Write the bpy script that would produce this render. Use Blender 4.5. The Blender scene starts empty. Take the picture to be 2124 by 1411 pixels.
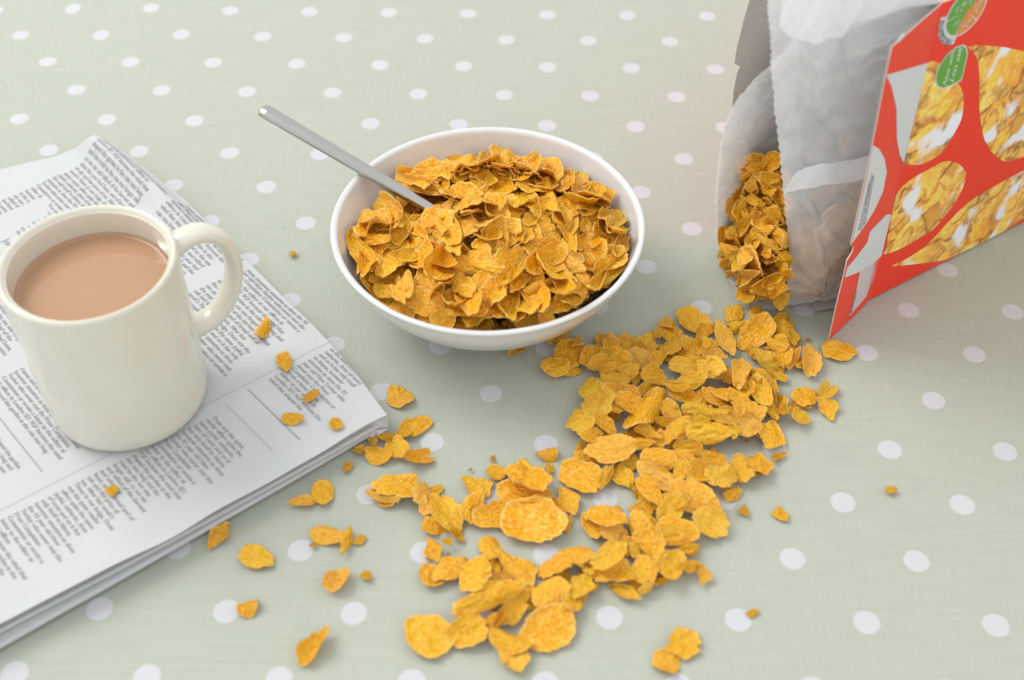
import bpy, math, random
import numpy as np
from mathutils import Vector, Matrix, noise as mnoise

SC = bpy.context.scene
COL = SC.collection
# ---------------------------------------------------------------- camera
FPX, PITCH, YAW, ROLL = 2610.68859, 0.763948923, 0.0214233545, 0.000222652511
CAM = np.array([0.339415156, -0.806453044, 0.497262137])
S = 0.058                       # dot pitch of the cloth, metres
K = 0.57735


def rotm(p, y, r):
    cx, sx = math.cos(p), math.sin(p)
    cz, sz = math.cos(y), math.sin(y)
    c, s = math.cos(r), math.sin(r)
    return (np.array([[cz, -sz, 0], [sz, cz, 0], [0, 0, 1]]) @ np.array([[1, 0, 0], [0, cx, -sx], [0, sx, cx]])
            @ np.array([[c, -s, 0], [s, c, 0], [0, 0, 1]]))


RM = rotm(PITCH, YAW, ROLL)
cd = bpy.data.cameras.new('camera')
cam = bpy.data.objects.new('camera', cd)
COL.objects.link(cam)
M4 = Matrix.Identity(4)
for i in range(3):
    for j in range(3):
        M4[i][j] = RM[i, j]
    M4[i][3] = CAM[i]
cam.matrix_world = M4
cd.sensor_width = 36
cd.lens = FPX * 36 / 2124
cd.clip_start = 0.02
cd.clip_end = 50
cd.dof.use_dof = True
cd.dof.focus_distance = 0.685
cd.dof.aperture_fstop = 5.6
SC.camera = cam

# ---------------------------------------------------------------- world, lamps, exposure
W = bpy.data.worlds.new("World")
SC.world = W
W.use_nodes = True
bg = W.node_tree.nodes['Background']
# a pale room: brighter overhead and towards the window side, dimmer low down and to the right
_nt = W.node_tree
_tc = _nt.nodes.new('ShaderNodeTexCoord')
_dp = _nt.nodes.new('ShaderNodeVectorMath')
_dp.operation = 'DOT_PRODUCT'
_dp.inputs[1].default_value = (-0.66, -0.26, 0.62)
_nt.links.new(_tc.outputs['Generated'], _dp.inputs[0])
_mr = _nt.nodes.new('ShaderNodeMapRange')
_mr.interpolation_type = 'SMOOTHSTEP'
_nt.links.new(_dp.outputs['Value'], _mr.inputs[0])
_mr.inputs[1].default_value = -0.35
_mr.inputs[2].default_value = 0.80
_mr.inputs[3].default_value = 0.94
_mr.inputs[4].default_value = 1.00
_nt.links.new(_mr.outputs[0], bg.inputs[1])
bg.inputs[0].default_value = (0.97, 0.985, 1.0, 1)


def area(name, loc, target, size, power, color):
    l = bpy.data.lights.new(name, 'AREA')
    l.shape = 'RECTANGLE'
    l.size, l.size_y = size
    l.energy = power
    l.color = color
    o = bpy.data.objects.new(name, l)
    COL.objects.link(o)
    o.location = loc
    o.rotation_euler = (Vector(target) - Vector(loc)).to_track_quat('-Z', 'Y').to_euler()
    return o


area('window_light', (-1.55, 0.65, 2.45), (0.3, -0.3, 0), (1.9, 1.6), 54, (1.0, 0.985, 0.96))
SC.view_settings.view_transform = 'Standard'
SC.view_settings.look = 'None'
SC.view_settings.exposure = 0.17
SC.view_settings.gamma = 1.0
SC.view_settings.use_curve_mapping = False


# ---------------------------------------------------------------- photo pixel -> world helpers
def ray(x, y):
    return RM @ np.array([(x - 1062) / FPX, -(y - 705.5) / FPX, -1.0])


def P(x, y, z=0.0):
    d = ray(x, y)
    return CAM + d * ((z - CAM[2]) / d[2])


def hit(x, y, c, n):
    d = ray(x, y)
    return CAM + d * (np.dot(np.asarray(c) - CAM, n) / np.dot(d, n))


def J(w):
    w = np.atleast_2d(np.asarray(w, float))
    c = (w - CAM) @ RM
    return np.stack([1062 + FPX * c[:, 0] / -c[:, 2], 705.5 - FPX * c[:, 1] / -c[:, 2]], 1)


def nrm(v):
    v = np.asarray(v, float)
    return v / np.linalg.norm(v)


# ---------------------------------------------------------------- object helpers
def mesh(name, verts, faces, mats, mi=None, smooth=True):
    me = bpy.data.meshes.new(name)
    me.from_pydata([tuple(map(float, v)) for v in verts], [], [tuple(map(int, f)) for f in faces])
    for m in (mats if isinstance(mats, (list, tuple)) else [mats]):
        me.materials.append(m)
    if mi is not None:
        me.polygons.foreach_set('material_index', np.asarray(mi, dtype=np.int32))
    if smooth:
        me.polygons.foreach_set('use_smooth', [True] * len(me.polygons))
    me.update()
    return me


def add(name, me, parent=None):
    o = bpy.data.objects.new(name, me)
    COL.objects.link(o)
    if parent:
        o.parent = parent
        o.matrix_parent_inverse = parent.matrix_basis.inverted()
    return o


def tag(o, label, cat, group=None):
    o['label'] = label
    o['category'] = cat
    if group:
        o['group'] = group
    return o


def empty(name, loc):
    o = bpy.data.objects.new(name, None)
    COL.objects.link(o)
    o.location = tuple(map(float, loc))
    return o


def grid_faces(nr, nc, off=0, closed=False):
    f = []
    for i in range(nr - 1):
        for j in range(nc if closed else nc - 1):
            k = (j + 1) % nc
            f.append((off + i * nc + j, off + i * nc + k, off + (i + 1) * nc + k, off + (i + 1) * nc + j))
    return f


class MB:
    def __init__(s):
        s.v, s.f, s.m = [], [], []

    def add(s, v, f, m=0):
        o = len(s.v)
        s.v += [tuple(map(float, a)) for a in v]
        s.f += [tuple(int(i) + o for i in a) for a in f]
        s.m += [m] * len(f)

    def build(s, name, mats, parent=None, smooth=True):
        return add(name, mesh(name, s.v, s.f, mats, s.m, smooth), parent)


def lathe(prof, c, n=96):
    v = []
    for r, z in prof:
        for k in range(n):
            a = 2 * math.pi * k / n
            v.append((c[0] + r * math.cos(a), c[1] + r * math.sin(a), c[2] + z))
    return v, grid_faces(len(prof), n, closed=True)


def cr(pts, n):
    """Catmull-Rom resampling"""
    p = np.asarray(pts, float)
    p = np.vstack([2 * p[0] - p[1], p, 2 * p[-1] - p[-2]])
    m = len(p) - 3
    out = []
    for t in np.linspace(0, m, n):
        i = min(int(t), m - 1)
        u = t - i
        a, b, c, d = p[i:i + 4]
        out.append(0.5 * ((2 * b) + (-a + c) * u + (2 * a - 5 * b + 4 * c - d) * u * u + (-a + 3 * b - 3 * c + d) * u ** 3))
    return np.array(out)


def fbm(x, y, z=0.0, o=4):
    return mnoise.fractal(Vector((x, y, z)), 1.0, 2.0, o)


# ---------------------------------------------------------------- materials
def mat(name):
    m = bpy.data.materials.new(name)
    m.use_nodes = True
    nt = m.node_tree
    return m, nt, nt.nodes['Principled BSDF']


def N(nt, t, **kw):
    n = nt.nodes.new(t)
    for k, v in kw.items():
        if k.startswith('i_'):
            n.inputs[int(k[2:])].default_value = v
        else:
            setattr(n, k, v)
    return n


def L(nt, a, b):
    nt.links.new(a, b)


def math_n(nt, op, a, b=None, c=None):
    n = nt.nodes.new('ShaderNodeMath')
    n.operation = op
    for i, x in enumerate((a, b, c)):
        if x is None:
            continue
        if isinstance(x, (int, float)):
            n.inputs[i].default_value = x
        else:
            nt.links.new(x, n.inputs[i])
    return n.outputs[0]


def mixc(nt, f, a, b):
    n = nt.nodes.new('ShaderNodeMix')
    n.data_type = 'RGBA'
    for i, x in ((0, f), (6, a), (7, b)):
        if isinstance(x, (int, float)):
            n.inputs[i].default_value = x
        elif isinstance(x, tuple):
            n.inputs[i].default_value = (*x, 1) if len(x) == 3 else x
        else:
            nt.links.new(x, n.inputs[i])
    return n.outputs[2]


def ramp(nt, f, a, b):
    n = nt.nodes.new('ShaderNodeMapRange')
    n.interpolation_type = 'SMOOTHSTEP'
    nt.links.new(f, n.inputs[0])
    n.inputs[1].default_value = a
    n.inputs[2].default_value = b
    return n.outputs[0]


def simple(name, col, rough=0.5, spec=0.5, coat=0.0, var=0.03, vscale=40, bump=0.0, bscale=400, metal=0.0, alpha=None):
    m, nt, b = mat(name)
    tc = N(nt, 'ShaderNodeTexCoord')
    ns = N(nt, 'ShaderNodeTexNoise')
    ns.inputs['Scale'].default_value = vscale
    ns.inputs['Detail'].default_value = 5
    L(nt, tc.outputs['Object'], ns.inputs['Vector'])
    a = tuple(max(0, c * (1 - var)) for c in col)
    d = tuple(min(1, c * (1 + var)) for c in col)
    L(nt, mixc(nt, ns.outputs[0], a, d), b.inputs['Base Color'])
    b.inputs['Roughness'].default_value = rough
    b.inputs['Specular IOR Level'].default_value = spec
    b.inputs['Coat Weight'].default_value = coat
    b.inputs['Coat Roughness'].default_value = 0.05
    b.inputs['Metallic'].default_value = metal
    if bump:
        n2 = N(nt, 'ShaderNodeTexNoise')
        n2.inputs['Scale'].default_value = bscale
        n2.inputs['Detail'].default_value = 4
        L(nt, tc.outputs['Object'], n2.inputs['Vector'])
        bp = N(nt, 'ShaderNodeBump')
        bp.inputs['Strength'].default_value = bump
        bp.inputs['Distance'].default_value = 0.0005
        L(nt, n2.outputs[0], bp.inputs['Height'])
        L(nt, bp.outputs[0], b.inputs['Normal'])
    return m


def cloth_material():
    m, nt, b = mat('dotted_cloth')
    tc = N(nt, 'ShaderNodeTexCoord')
    sep = N(nt, 'ShaderNodeSeparateXYZ')
    L(nt, tc.outputs['Object'], sep.inputs[0])
    # slightly wobbly print
    wn = N(nt, 'ShaderNodeTexNoise')
    wn.inputs['Scale'].default_value = 900
    L(nt, tc.outputs['Object'], wn.inputs['Vector'])
    wob = math_n(nt, 'MULTIPLY', math_n(nt, 'SUBTRACT', wn.outputs[0], 0.5), 0.0007)
    x = math_n(nt, 'DIVIDE', sep.outputs[0], S)
    y = math_n(nt, 'DIVIDE', sep.outputs[1], 2 * K * S)
    ds = []
    for ox in (0.0, 0.5):
        fx = math_n(nt, 'MULTIPLY', math_n(nt, 'SUBTRACT', math_n(nt, 'FRACT', math_n(nt, 'ADD', x, 0.5 - ox)), 0.5), S)
        fy = math_n(nt, 'MULTIPLY', math_n(nt, 'SUBTRACT', math_n(nt, 'FRACT', math_n(nt, 'ADD', y, 0.5 - ox)), 0.5), 2 * K * S)
        ds.append(math_n(nt, 'SQRT', math_n(nt, 'ADD', math_n(nt, 'MULTIPLY', fx, fx), math_n(nt, 'MULTIPLY', fy, fy))))
    d = math_n(nt, 'ADD', math_n(nt, 'MINIMUM', ds[0], ds[1]), wob)
    dot = ramp(nt, d, 0.0064, 0.0056)
    # ribbed weave
    wx = math_n(nt, 'SINE', math_n(nt, 'MULTIPLY', sep.outputs[0], 2 * math.pi / 0.00115))
    wy = math_n(nt, 'SINE', math_n(nt, 'MULTIPLY', sep.outputs[1], 2 * math.pi / 0.00062))
    weave = math_n(nt, 'ADD', math_n(nt, 'MULTIPLY', wx, 0.65), math_n(nt, 'MULTIPLY', wy, 0.35))
    # slubs: stretched noise
    mp = N(nt, 'ShaderNodeMapping')
    mp.inputs['Scale'].default_value = (35, 420, 1)
    L(nt, tc.outputs['Object'], mp.inputs[0])
    sl = N(nt, 'ShaderNodeTexNoise')
    sl.inputs['Scale'].default_value = 1
    sl.inputs['Detail'].default_value = 5
    L(nt, mp.outputs[0], sl.inputs['Vector'])
    mp2 = N(nt, 'ShaderNodeMapping')
    mp2.inputs['Scale'].default_value = (700, 60, 1)
    L(nt, tc.outputs['Object'], mp2.inputs[0])
    sl2 = N(nt, 'ShaderNodeTexNoise')
    sl2.inputs['Scale'].default_value = 1
    sl2.inputs['Detail'].default_value = 3
    L(nt, mp2.outputs[0], sl2.inputs['Vector'])
    v = math_n(nt, 'ADD', math_n(nt, 'ADD', math_n(nt, 'MULTIPLY', weave, 0.12),
                                 math_n(nt, 'MULTIPLY', sl.outputs[0], 0.9)), math_n(nt, 'MULTIPLY', sl2.outputs[0], 0.55))
    v = math_n(nt, 'SUBTRACT', v, 0.22)
    base = mixc(nt, v, (0.390, 0.417, 0.342), (0.480, 0.503, 0.424))
    dcol = mixc(nt, v, (0.549, 0.554, 0.571), (0.597, 0.601, 0.618))
    L(nt, mixc(nt, dot, base, dcol), b.inputs['Base Color'])
    b.inputs['Roughness'].default_value = 0.62
    b.inputs['Specular IOR Level'].default_value = 0.25
    b.inputs['Sheen Weight'].default_value = 0.1
    bp = N(nt, 'ShaderNodeBump')
    bp.inputs['Strength'].default_value = 0.35
    bp.inputs['Distance'].default_value = 0.00025
    L(nt, math_n(nt, 'ADD', weave, math_n(nt, 'MULTIPLY', sl.outputs[0], 1.0)), bp.inputs['Height'])
    L(nt, bp.outputs[0], b.inputs['Normal'])
    return m


def flake_material():
    m, nt, b = mat('toasted_corn')
    tc = N(nt, 'ShaderNodeTexCoord')
    oi = N(nt, 'ShaderNodeObjectInfo')
    at = N(nt, 'ShaderNodeAttribute', attribute_name='rnd')
    rnd = math_n(nt, 'FRACT', math_n(nt, 'ADD', oi.outputs['Random'], at.outputs['Fac']))
    off = N(nt, 'ShaderNodeVectorMath', operation='ADD')
    L(nt, tc.outputs['Generated'], off.inputs[0])
    cmb = N(nt, 'ShaderNodeCombineXYZ')
    L(nt, math_n(nt, 'MULTIPLY', rnd, 37), cmb.inputs[2])
    uv = N(nt, 'ShaderNodeAttribute', attribute_name='fp')
    L(nt, uv.outputs['Vector'], off.inputs[0])
    L(nt, cmb.outputs[0], off.inputs[1])

    def noi(sc, det, rough=0.55):
        n = N(nt, 'ShaderNodeTexNoise')
        n.inputs['Scale'].default_value = sc
        n.inputs['Detail'].default_value = det
        n.inputs['Roughness'].default_value = rough
        L(nt, off.outputs[0], n.inputs['Vector'])
        return n.outputs[0]
    big, mid, fine = noi(2.2, 3), noi(6, 4), noi(17, 2)
    vo = N(nt, 'ShaderNodeTexVoronoi')
    vo.inputs['Scale'].default_value = 13.5
    L(nt, off.outputs[0], vo.inputs['Vector'])
    c0 = mixc(nt, rnd, (0.93, 0.47, 0.004), (0.94, 0.60, 0.008))
    c1 = mixc(nt, ramp(nt, big, 0.40, 0.68), c0, (0.95, 0.46, 0.006))
    c2 = mixc(nt, math_n(nt, 'MULTIPLY', ramp(nt, mid, 0.55, 0.75), 0.6), c1, (0.89, 0.35, 0.003))
    pale = math_n(nt, 'MULTIPLY', math_n(nt, 'MAXIMUM', ramp(nt, fine, 0.5, 0.66), ramp(nt, vo.outputs['Distance'], 0.34, 0.12)), math_n(nt, 'ADD', 0.30, math_n(nt, 'MULTIPLY', ramp(nt, mid, 0.38, 0.58), 0.55)))  # pale blister grain, plus glints painted into the colour at the cell centres
    c2 = mixc(nt, math_n(nt, 'MULTIPLY', ramp(nt, vo.outputs['Distance'], 0.38, 0.60), 0.6), c2, (0.87, 0.33, 0.003))
    c3 = mixc(nt, pale, c2, (0.98, 0.72, 0.14))
    ra = N(nt, 'ShaderNodeAttribute', attribute_name='rim')
    c3 = mixc(nt, math_n(nt, 'MULTIPLY', ramp(nt, ra.outputs['Fac'], 0.86, 0.99), 0.55), c3, (0.98, 0.70, 0.20))
    # a few flakes are duller or pinker
    c4 = mixc(nt, math_n(nt, 'MULTIPLY', ramp(nt, math_n(nt, 'FRACT', math_n(nt, 'MULTIPLY', rnd, 7.3)), 0.7, 1.0), 0.5), c3, (0.95, 0.56, 0.12))
    c5 = mixc(nt, math_n(nt, 'MULTIPLY', ramp(nt, math_n(nt, 'FRACT', math_n(nt, 'MULTIPLY', rnd, 13.7)), 0.6, 1.0), 0.45), c4, (0.86, 0.56, 0.03))
    L(nt, c5, b.inputs['Base Color'])
    b.inputs['Roughness'].default_value = 0.30
    b.inputs['Specular IOR Level'].default_value = 0.42
    b.inputs['Subsurface Weight'].default_value = 0.0
    b.inputs['Subsurface Radius'].default_value = (1.0, 0.45, 0.08)
    b.inputs['Subsurface Scale'].default_value = 0.0007
    h = math_n(nt, 'ADD', math_n(nt, 'MULTIPLY', fine, 0.5), math_n(nt, 'MULTIPLY', math_n(nt, 'SUBTRACT', 1.0, vo.outputs['Distance']), 0.75))
    h = math_n(nt, 'ADD', h, math_n(nt, 'MULTIPLY', mid, 0.7))
    bp = N(nt, 'ShaderNodeBump')
    bp.inputs['Strength'].default_value = 1.0
    bp.inputs['Distance'].default_value = 0.0007
    L(nt, h, bp.inputs['Height'])
    L(nt, bp.outputs[0], b.inputs['Normal'])
    out = [n for n in nt.nodes if n.type == 'OUTPUT_MATERIAL'][0]
    tl = N(nt, 'ShaderNodeBsdfTranslucent')
    hs = N(nt, 'ShaderNodeHueSaturation')
    hs.inputs['Saturation'].default_value = 1.15
    hs.inputs['Value'].default_value = 1.1
    L(nt, c5, hs.inputs['Color'])
    L(nt, hs.outputs[0], tl.inputs[0])
    mx = N(nt, 'ShaderNodeMixShader')
    mx.inputs[0].default_value = 0.20
    L(nt, b.outputs[0], mx.inputs[1])
    L(nt, tl.outputs[0], mx.inputs[2])
    L(nt, mx.outputs[0], out.inputs[0])
    return m


def steel_material():
    m, nt, b = mat('brushed_steel')
    tc = N(nt, 'ShaderNodeTexCoord')
    mp = N(nt, 'ShaderNodeMapping')
    mp.inputs['Scale'].default_value = (60, 60, 60)
    L(nt, tc.outputs['Object'], mp.inputs[0])
    n = N(nt, 'ShaderNodeTexNoise')
    n.inputs['Scale'].default_value = 1
    L(nt, mp.outputs[0], n.inputs['Vector'])
    b.inputs['Base Color'].default_value = (0.45, 0.435, 0.41, 1)
    b.inputs['Metallic'].default_value = 1
    L(nt, math_n(nt, 'ADD', 0.09, math_n(nt, 'MULTIPLY', n.outputs[0], 0.08)), b.inputs['Roughness'])
    return m


def film_material():
    m = bpy.data.materials.new('waxy_film')
    m.use_nodes = True
    nt = m.node_tree
    nt.nodes.clear()
    out = N(nt, 'ShaderNodeOutputMaterial')
    tc = N(nt, 'ShaderNodeTexCoord')
    ns = N(nt, 'ShaderNodeTexNoise')
    ns.inputs['Scale'].default_value = 30
    ns.inputs['Detail'].default_value = 6
    ns.inputs['Distortion'].default_value = 1.6
    L(nt, tc.outputs['Object'], ns.inputs['Vector'])
    vo = N(nt, 'ShaderNodeTexVoronoi', feature='DISTANCE_TO_EDGE')
    vo.inputs['Scale'].default_value = 38
    L(nt, tc.outputs['Object'], vo.inputs['Vector'])
    crease = ramp(nt, vo.outputs['Distance'], 0.05, 0.0)
    bp = N(nt, 'ShaderNodeBump')
    bp.inputs['Strength'].default_value = 0.55
    bp.inputs['Distance'].default_value = 0.0012
    L(nt, math_n(nt, 'ADD', ns.outputs[0], math_n(nt, 'MULTIPLY', crease, 0.5)), bp.inputs['Height'])
    pr = N(nt, 'ShaderNodeBsdfPrincipled')
    pr.inputs['Base Color'].default_value = (0.97, 0.98, 1.0, 1)
    pr.inputs['Roughness'].default_value = 0.18
    pr.inputs['Specular IOR Level'].default_value = 0.6
    L(nt, bp.outputs[0], pr.inputs['Normal'])
    tl = N(nt, 'ShaderNodeBsdfTranslucent')
    tl.inputs[0].default_value = (0.93, 0.94, 0.97, 1)
    L(nt, bp.outputs[0], tl.inputs['Normal'])
    mx = N(nt, 'ShaderNodeMixShader')
    mx.inputs[0].default_value = 0.38
    L(nt, pr.outputs[0], mx.inputs[1])
    L(nt, tl.outputs[0], mx.inputs[2])
    tr = N(nt, 'ShaderNodeBsdfTransparent')
    mx2 = N(nt, 'ShaderNodeMixShader')
    L(nt, math_n(nt, 'SUBTRACT', 0.43, math_n(nt, 'MULTIPLY', ramp(nt, ns.outputs[0], 0.35, 0.7), 0.14)), mx2.inputs[0])
    L(nt, mx.outputs[0], mx2.inputs[1])
    L(nt, tr.outputs[0], mx2.inputs[2])
    L(nt, mx2.outputs[0], out.inputs[0])
    return m


def picture_material():
    m, nt, b = mat('printed_picture')
    at = N(nt, 'ShaderNodeAttribute', attribute_name='pic')
    L(nt, at.outputs['Color'], b.inputs['Base Color'])
    b.inputs['Roughness'].default_value = 0.35
    b.inputs['Coat Weight'].default_value = 0.2
    return m


M_CLOTH = cloth_material()
M_FLAKE = flake_material()
M_STEEL = steel_material()
M_FILM = film_material()
M_PIC = picture_material()
M_PORC = simple('white_porcelain', (0.692, 0.705, 0.709), 0.16, 0.5, coat=0.5, var=0.01)
M_CREAM = simple('cream_glaze', (0.692, 0.662, 0.558), 0.2, 0.5, coat=0.5, var=0.015, vscale=12)
M_TEA = simple('milky_tea', (0.45, 0.26, 0.15), 0.06, 0.5, var=0.04, vscale=25)
M_RED = simple('red_print', (0.84, 0.034, 0.008), 0.30, 0.36, coat=0.0, var=0.03, vscale=15)
M_WHITE = simple('white_print', (0.640, 0.657, 0.649), 0.4, 0.4, coat=0.1, var=0.02)
M_BLUSH = simple('faded_print', (0.605, 0.519, 0.519), 0.4, 0.4, coat=0.1, var=0.05)
M_GREEN = simple('green_print', (0.112, 0.346, 0.026), 0.38, 0.4, coat=0.15)
M_ORANGE = simple('orange_print', (0.709, 0.242, 0.026), 0.38, 0.4, coat=0.15)
M_INKW = simple('white_lettering', (0.744, 0.761, 0.735), 0.4, 0.4, var=0.0)
M_INK = simple('black_lettering', (0.05, 0.05, 0.055), 0.5, 0.3, var=0.0)
M_BOARD = simple('grey_board', (0.467, 0.432, 0.394), 0.8, 0.2, var=0.12, vscale=180, bump=0.4, bscale=500)
M_EDGE = simple('board_edge', (0.62, 0.58, 0.52), 0.8, 0.2, var=0.1)
M_PAPER = simple('newsprint', (0.549, 0.558, 0.558), 0.75, 0.2, var=0.02, vscale=60, bump=0.15, bscale=250)
M_NINK = simple('newsprint_ink', (0.35, 0.355, 0.345), 0.8, 0.1, var=0.15, vscale=300)
M_STRIP = simple('opaque_seal', (0.82, 0.83, 0.86), 0.4, 0.4, var=0.02)
M_TABLE = simple('wood_table', (0.35, 0.22, 0.12), 0.5, 0.4, var=0.2)

# ---------------------------------------------------------------- table and cloth
v, f = [], []
nx, ny = 150, 130
X0, X1, Y0, Y1 = -0.75, 1.45, -1.1, 0.95
for j in range(ny):
    for i in range(nx):
        x = X0 + (X1 - X0) * i / (nx - 1)
        y = Y0 + (Y1 - Y0) * j / (ny - 1)
        far = max(0, min(1, (y + 0.12) / 0.12)) * max(0, min(1, (0.15 - x) / 0.15))
        z = -0.0007 + 0.0007 * fbm(x * 5, y * 5, 3) + 0.0022 * far * math.sin(x * 30 + y * 38)
        v.append((x, y, min(z, 0.003)))
cl = add('tablecloth', mesh('tablecloth', v, grid_faces(ny, nx), M_CLOTH))
cl.location.z = -0.0004
tag(cl, 'pale sage green tablecloth printed with white polka dots', 'tablecloth')
mb = MB()
mb.add([(x, y, z) for z in (-0.035, -0.0045) for x, y in ((X0, Y0), (X1, Y0), (X1, Y1), (X0, Y1))],
       [(3, 2, 1, 0), (4, 5, 6, 7), (0, 1, 5, 4), (1, 2, 6, 5), (2, 3, 7, 6), (3, 0, 4, 7)])
tb = mb.build('table', M_TABLE, smooth=False)
tb['kind'] = 'structure'

# ---------------------------------------------------------------- newspaper
O = P(803, 860, .013)[:2]
E1 = nrm(P(0, 1284, .014)[:2] - O)
E2 = nrm(P(210, 292, .02)[:2] - O)


def sm(a, b, x):
    t = max(0.0, min(1.0, (x - a) / (b - a)))
    return t * t * (3 - 2 * t)


REDGE = np.array([(0, 0), (.04, -.006), (.0835, -.010), (.154, -.0126), (.219, -.0138), (.285, -.009)])


def t_right(vv):
    return float(np.interp(vv, REDGE[:, 0], REDGE[:, 1]))


def page_z(t, vv):
    z = 0.0126 + 0.0012 * sm(0, .2, t) + 0.0004 * fbm(t * 25, vv * 25, 7)
    tr = t_right(vv)
    z += 0.0135 * sm(.14, .275, vv) * math.exp(-((t - tr - .013) / .0095) ** 2)
    z -= 0.004 * sm(.012, .0, t - tr) * sm(.05, .12, vv)
    z -= 0.0012 * math.exp(-((t - tr - .037) / .010) ** 2) * sm(.15, .26, vv)
    z -= 0.0035 * sm(.2, .3, vv) * sm(0.03, .06, t)
    z += 0.0009 * math.exp(-((vv - .0) / .006) ** 2) * math.sin(t * 90)
    return z


def page_pt(t, vv, dz=0.0):
    q = O + E1 * t + E2 * vv
    return (q[0], q[1], page_z(t, vv) + dz)


paper = empty('newspaper', (O[0], O[1], 0))
tag(paper, 'folded newspaper of dense printed columns lying under the cream mug', 'newspaper')
mb = MB()
nt_, nv_ = 110, 90
vv_ = []
for i in range(nv_ + 1):
    s_ = i / nv_
    for j in range(nt_ + 1):
        q = j / nt_
        q2 = q ** 1.3
        vmax = .286 + .011 * sm(.012, .03, .42 * q2) + 0.028 * sm(0.0, .09, -0.01 + .42 * q2) + 0.002 * math.sin(q * 21)
        vmin = -0.004 * sm(0, .12, .42 * q2) + 0.0025 * sm(.12, .22, .42 * q2) + 0.0003 * math.sin(q2 * 60)
        y_ = vmin + (vmax - vmin) * s_
        tr = t_right(y_)
        t = tr + (.42 - tr) * q2
        vv_.append(page_pt(t, y_))
ntop = len(vv_)
up = list(vv_)
dn = [(a, b, c - 0.0003) for a, b, c in vv_]
mb.add(up, grid_faces(nv_ + 1, nt_ + 1), 0)
mb.add(dn, [tuple(reversed(q)) for q in grid_faces(nv_ + 1, nt_ + 1)], 0)

# printed text, laid on the curved page
import textwrap
SRC = ("After last week's Times in our lodge. Does not the quiet reader offers quite the same joyful, cathartic, dose of "
       "news and so it has only itself to blame, however attentive as does the 93 year old New Yorker "
       "who never met the Press Complaints Commission or wrote a letter to the editor at our offices in London SE1 9GF "
       "because the wind that shaped the garden in the rain was long and the road to the sea was longer still, so we "
       "sat and talked of the harvest and what the year had been, and of bread and of salt and the price of tea. ")


def text_mesh(body, size, line=1.0, align='LEFT', space=1.0, bold=0.0):
    cu = bpy.data.curves.new('tmp', 'FONT')
    cu.body = body
    cu.size = size
    cu.space_line = line
    cu.space_character = space
    cu.align_x = align
    cu.resolution_u = 2
    cu.offset = bold * size
    ob = bpy.data.objects.new('tmp', cu)
    COL.objects.link(ob)
    dg = bpy.context.evaluated_depsgraph_get()
    dg.update()
    me = bpy.data.meshes.new_from_object(ob.evaluated_get(dg))
    vs = np.array([v.co[:] for v in me.vertices]).reshape(-1, 3)
    fs = [tuple(p.vertices) for p in me.polygons]
    bpy.data.objects.remove(ob)
    bpy.data.curves.remove(cu)
    bpy.data.meshes.remove(me)
    return vs, fs


rt = random.Random(5)


def text_block(t0, t1, v_start, v_end, pitch=.0033, size=.0034, ragged=False, seed=0):
    n = int((t1 - t0) / pitch)
    width = abs(v_start - v_end)
    chars = int(width / (size * 0.44))
    src = (SRC * 60)[seed * 37:]
    lines = textwrap.wrap(src, chars)[:n]
    r = random.Random(seed)
    i = 0
    while i < len(lines):
        k = r.randint(14, 30)
        if i + k < len(lines):
            w = lines[i + k].split(' ')
            lines[i + k] = ' '.join(w[:max(1, int(len(w) * r.uniform(.35, .85)))])
        i += k
    vs, fs = text_mesh('\n'.join(lines), size, 1.0, bold=.016)
    if not len(vs):
        return
    # measure the line pitch of the font and rescale to the wanted pitch
    nat = size * 1.0
    out = []
    wmax = vs[:, 0].max()
    for x, y, _ in vs:
        t = t0 + (-y + size * .35) * pitch / nat
        vv = v_start - x * width / wmax
        out.append(page_pt(t, vv, 0.00025))
    mb.add(out, fs, 1)


text_block(.0665, .26, .0515, .0130, seed=1)
text_block(-.006, .036, .0570, .0170, seed=2)
text_block(.1240, .145, .1397, .0700, seed=3)
text_block(-.008, .116, .1400, .0720, seed=4, size=.0036, pitch=.0036)
text_block(.155, .26, .1100, .0700, seed=9)
text_block(-.011, .26, .2110, .1500, seed=5, size=.0036, pitch=.0036)
text_block(-.004, .0800, .2830, .2170, seed=6, size=.0036, pitch=.0036)
text_block(.100, .26, .2690, .2170, seed=7, size=.0036, pitch=.0036)


def rule(ta, va, tb_, vb, w, m=1):
    d = np.array([tb_ - ta, vb - va])
    nn = nrm([-d[1], d[0]]) * w / 2
    k = 24
    pts = []
    for i in range(k + 1):
        c = np.array([ta, va]) + d * i / k
        for s_ in (1, -1):
            pts.append(page_pt(c[0] + nn[0] * s_, c[1] + nn[1] * s_, 0.00022))
    mb.add(pts, [(2 * i, 2 * i + 1, 2 * i + 3, 2 * i + 2) for i in range(k)], m)


rule(.0433, .0567, .0425, .0122, .0007)
rule(.0574, .0538, .0567, .0136, .0002)
rule(.1482, .1127, .148, .0678, .0006)
rule(-.010, .0620, .26, .0545, .00018)
vs, fs = text_mesh('Jon', .006)
mb.add([page_pt(.086 - y, .245 - x, .00025) for x, y, _ in vs], fs, 1)
mb.build('front_page', [M_PAPER, M_NINK], paper)


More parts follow.
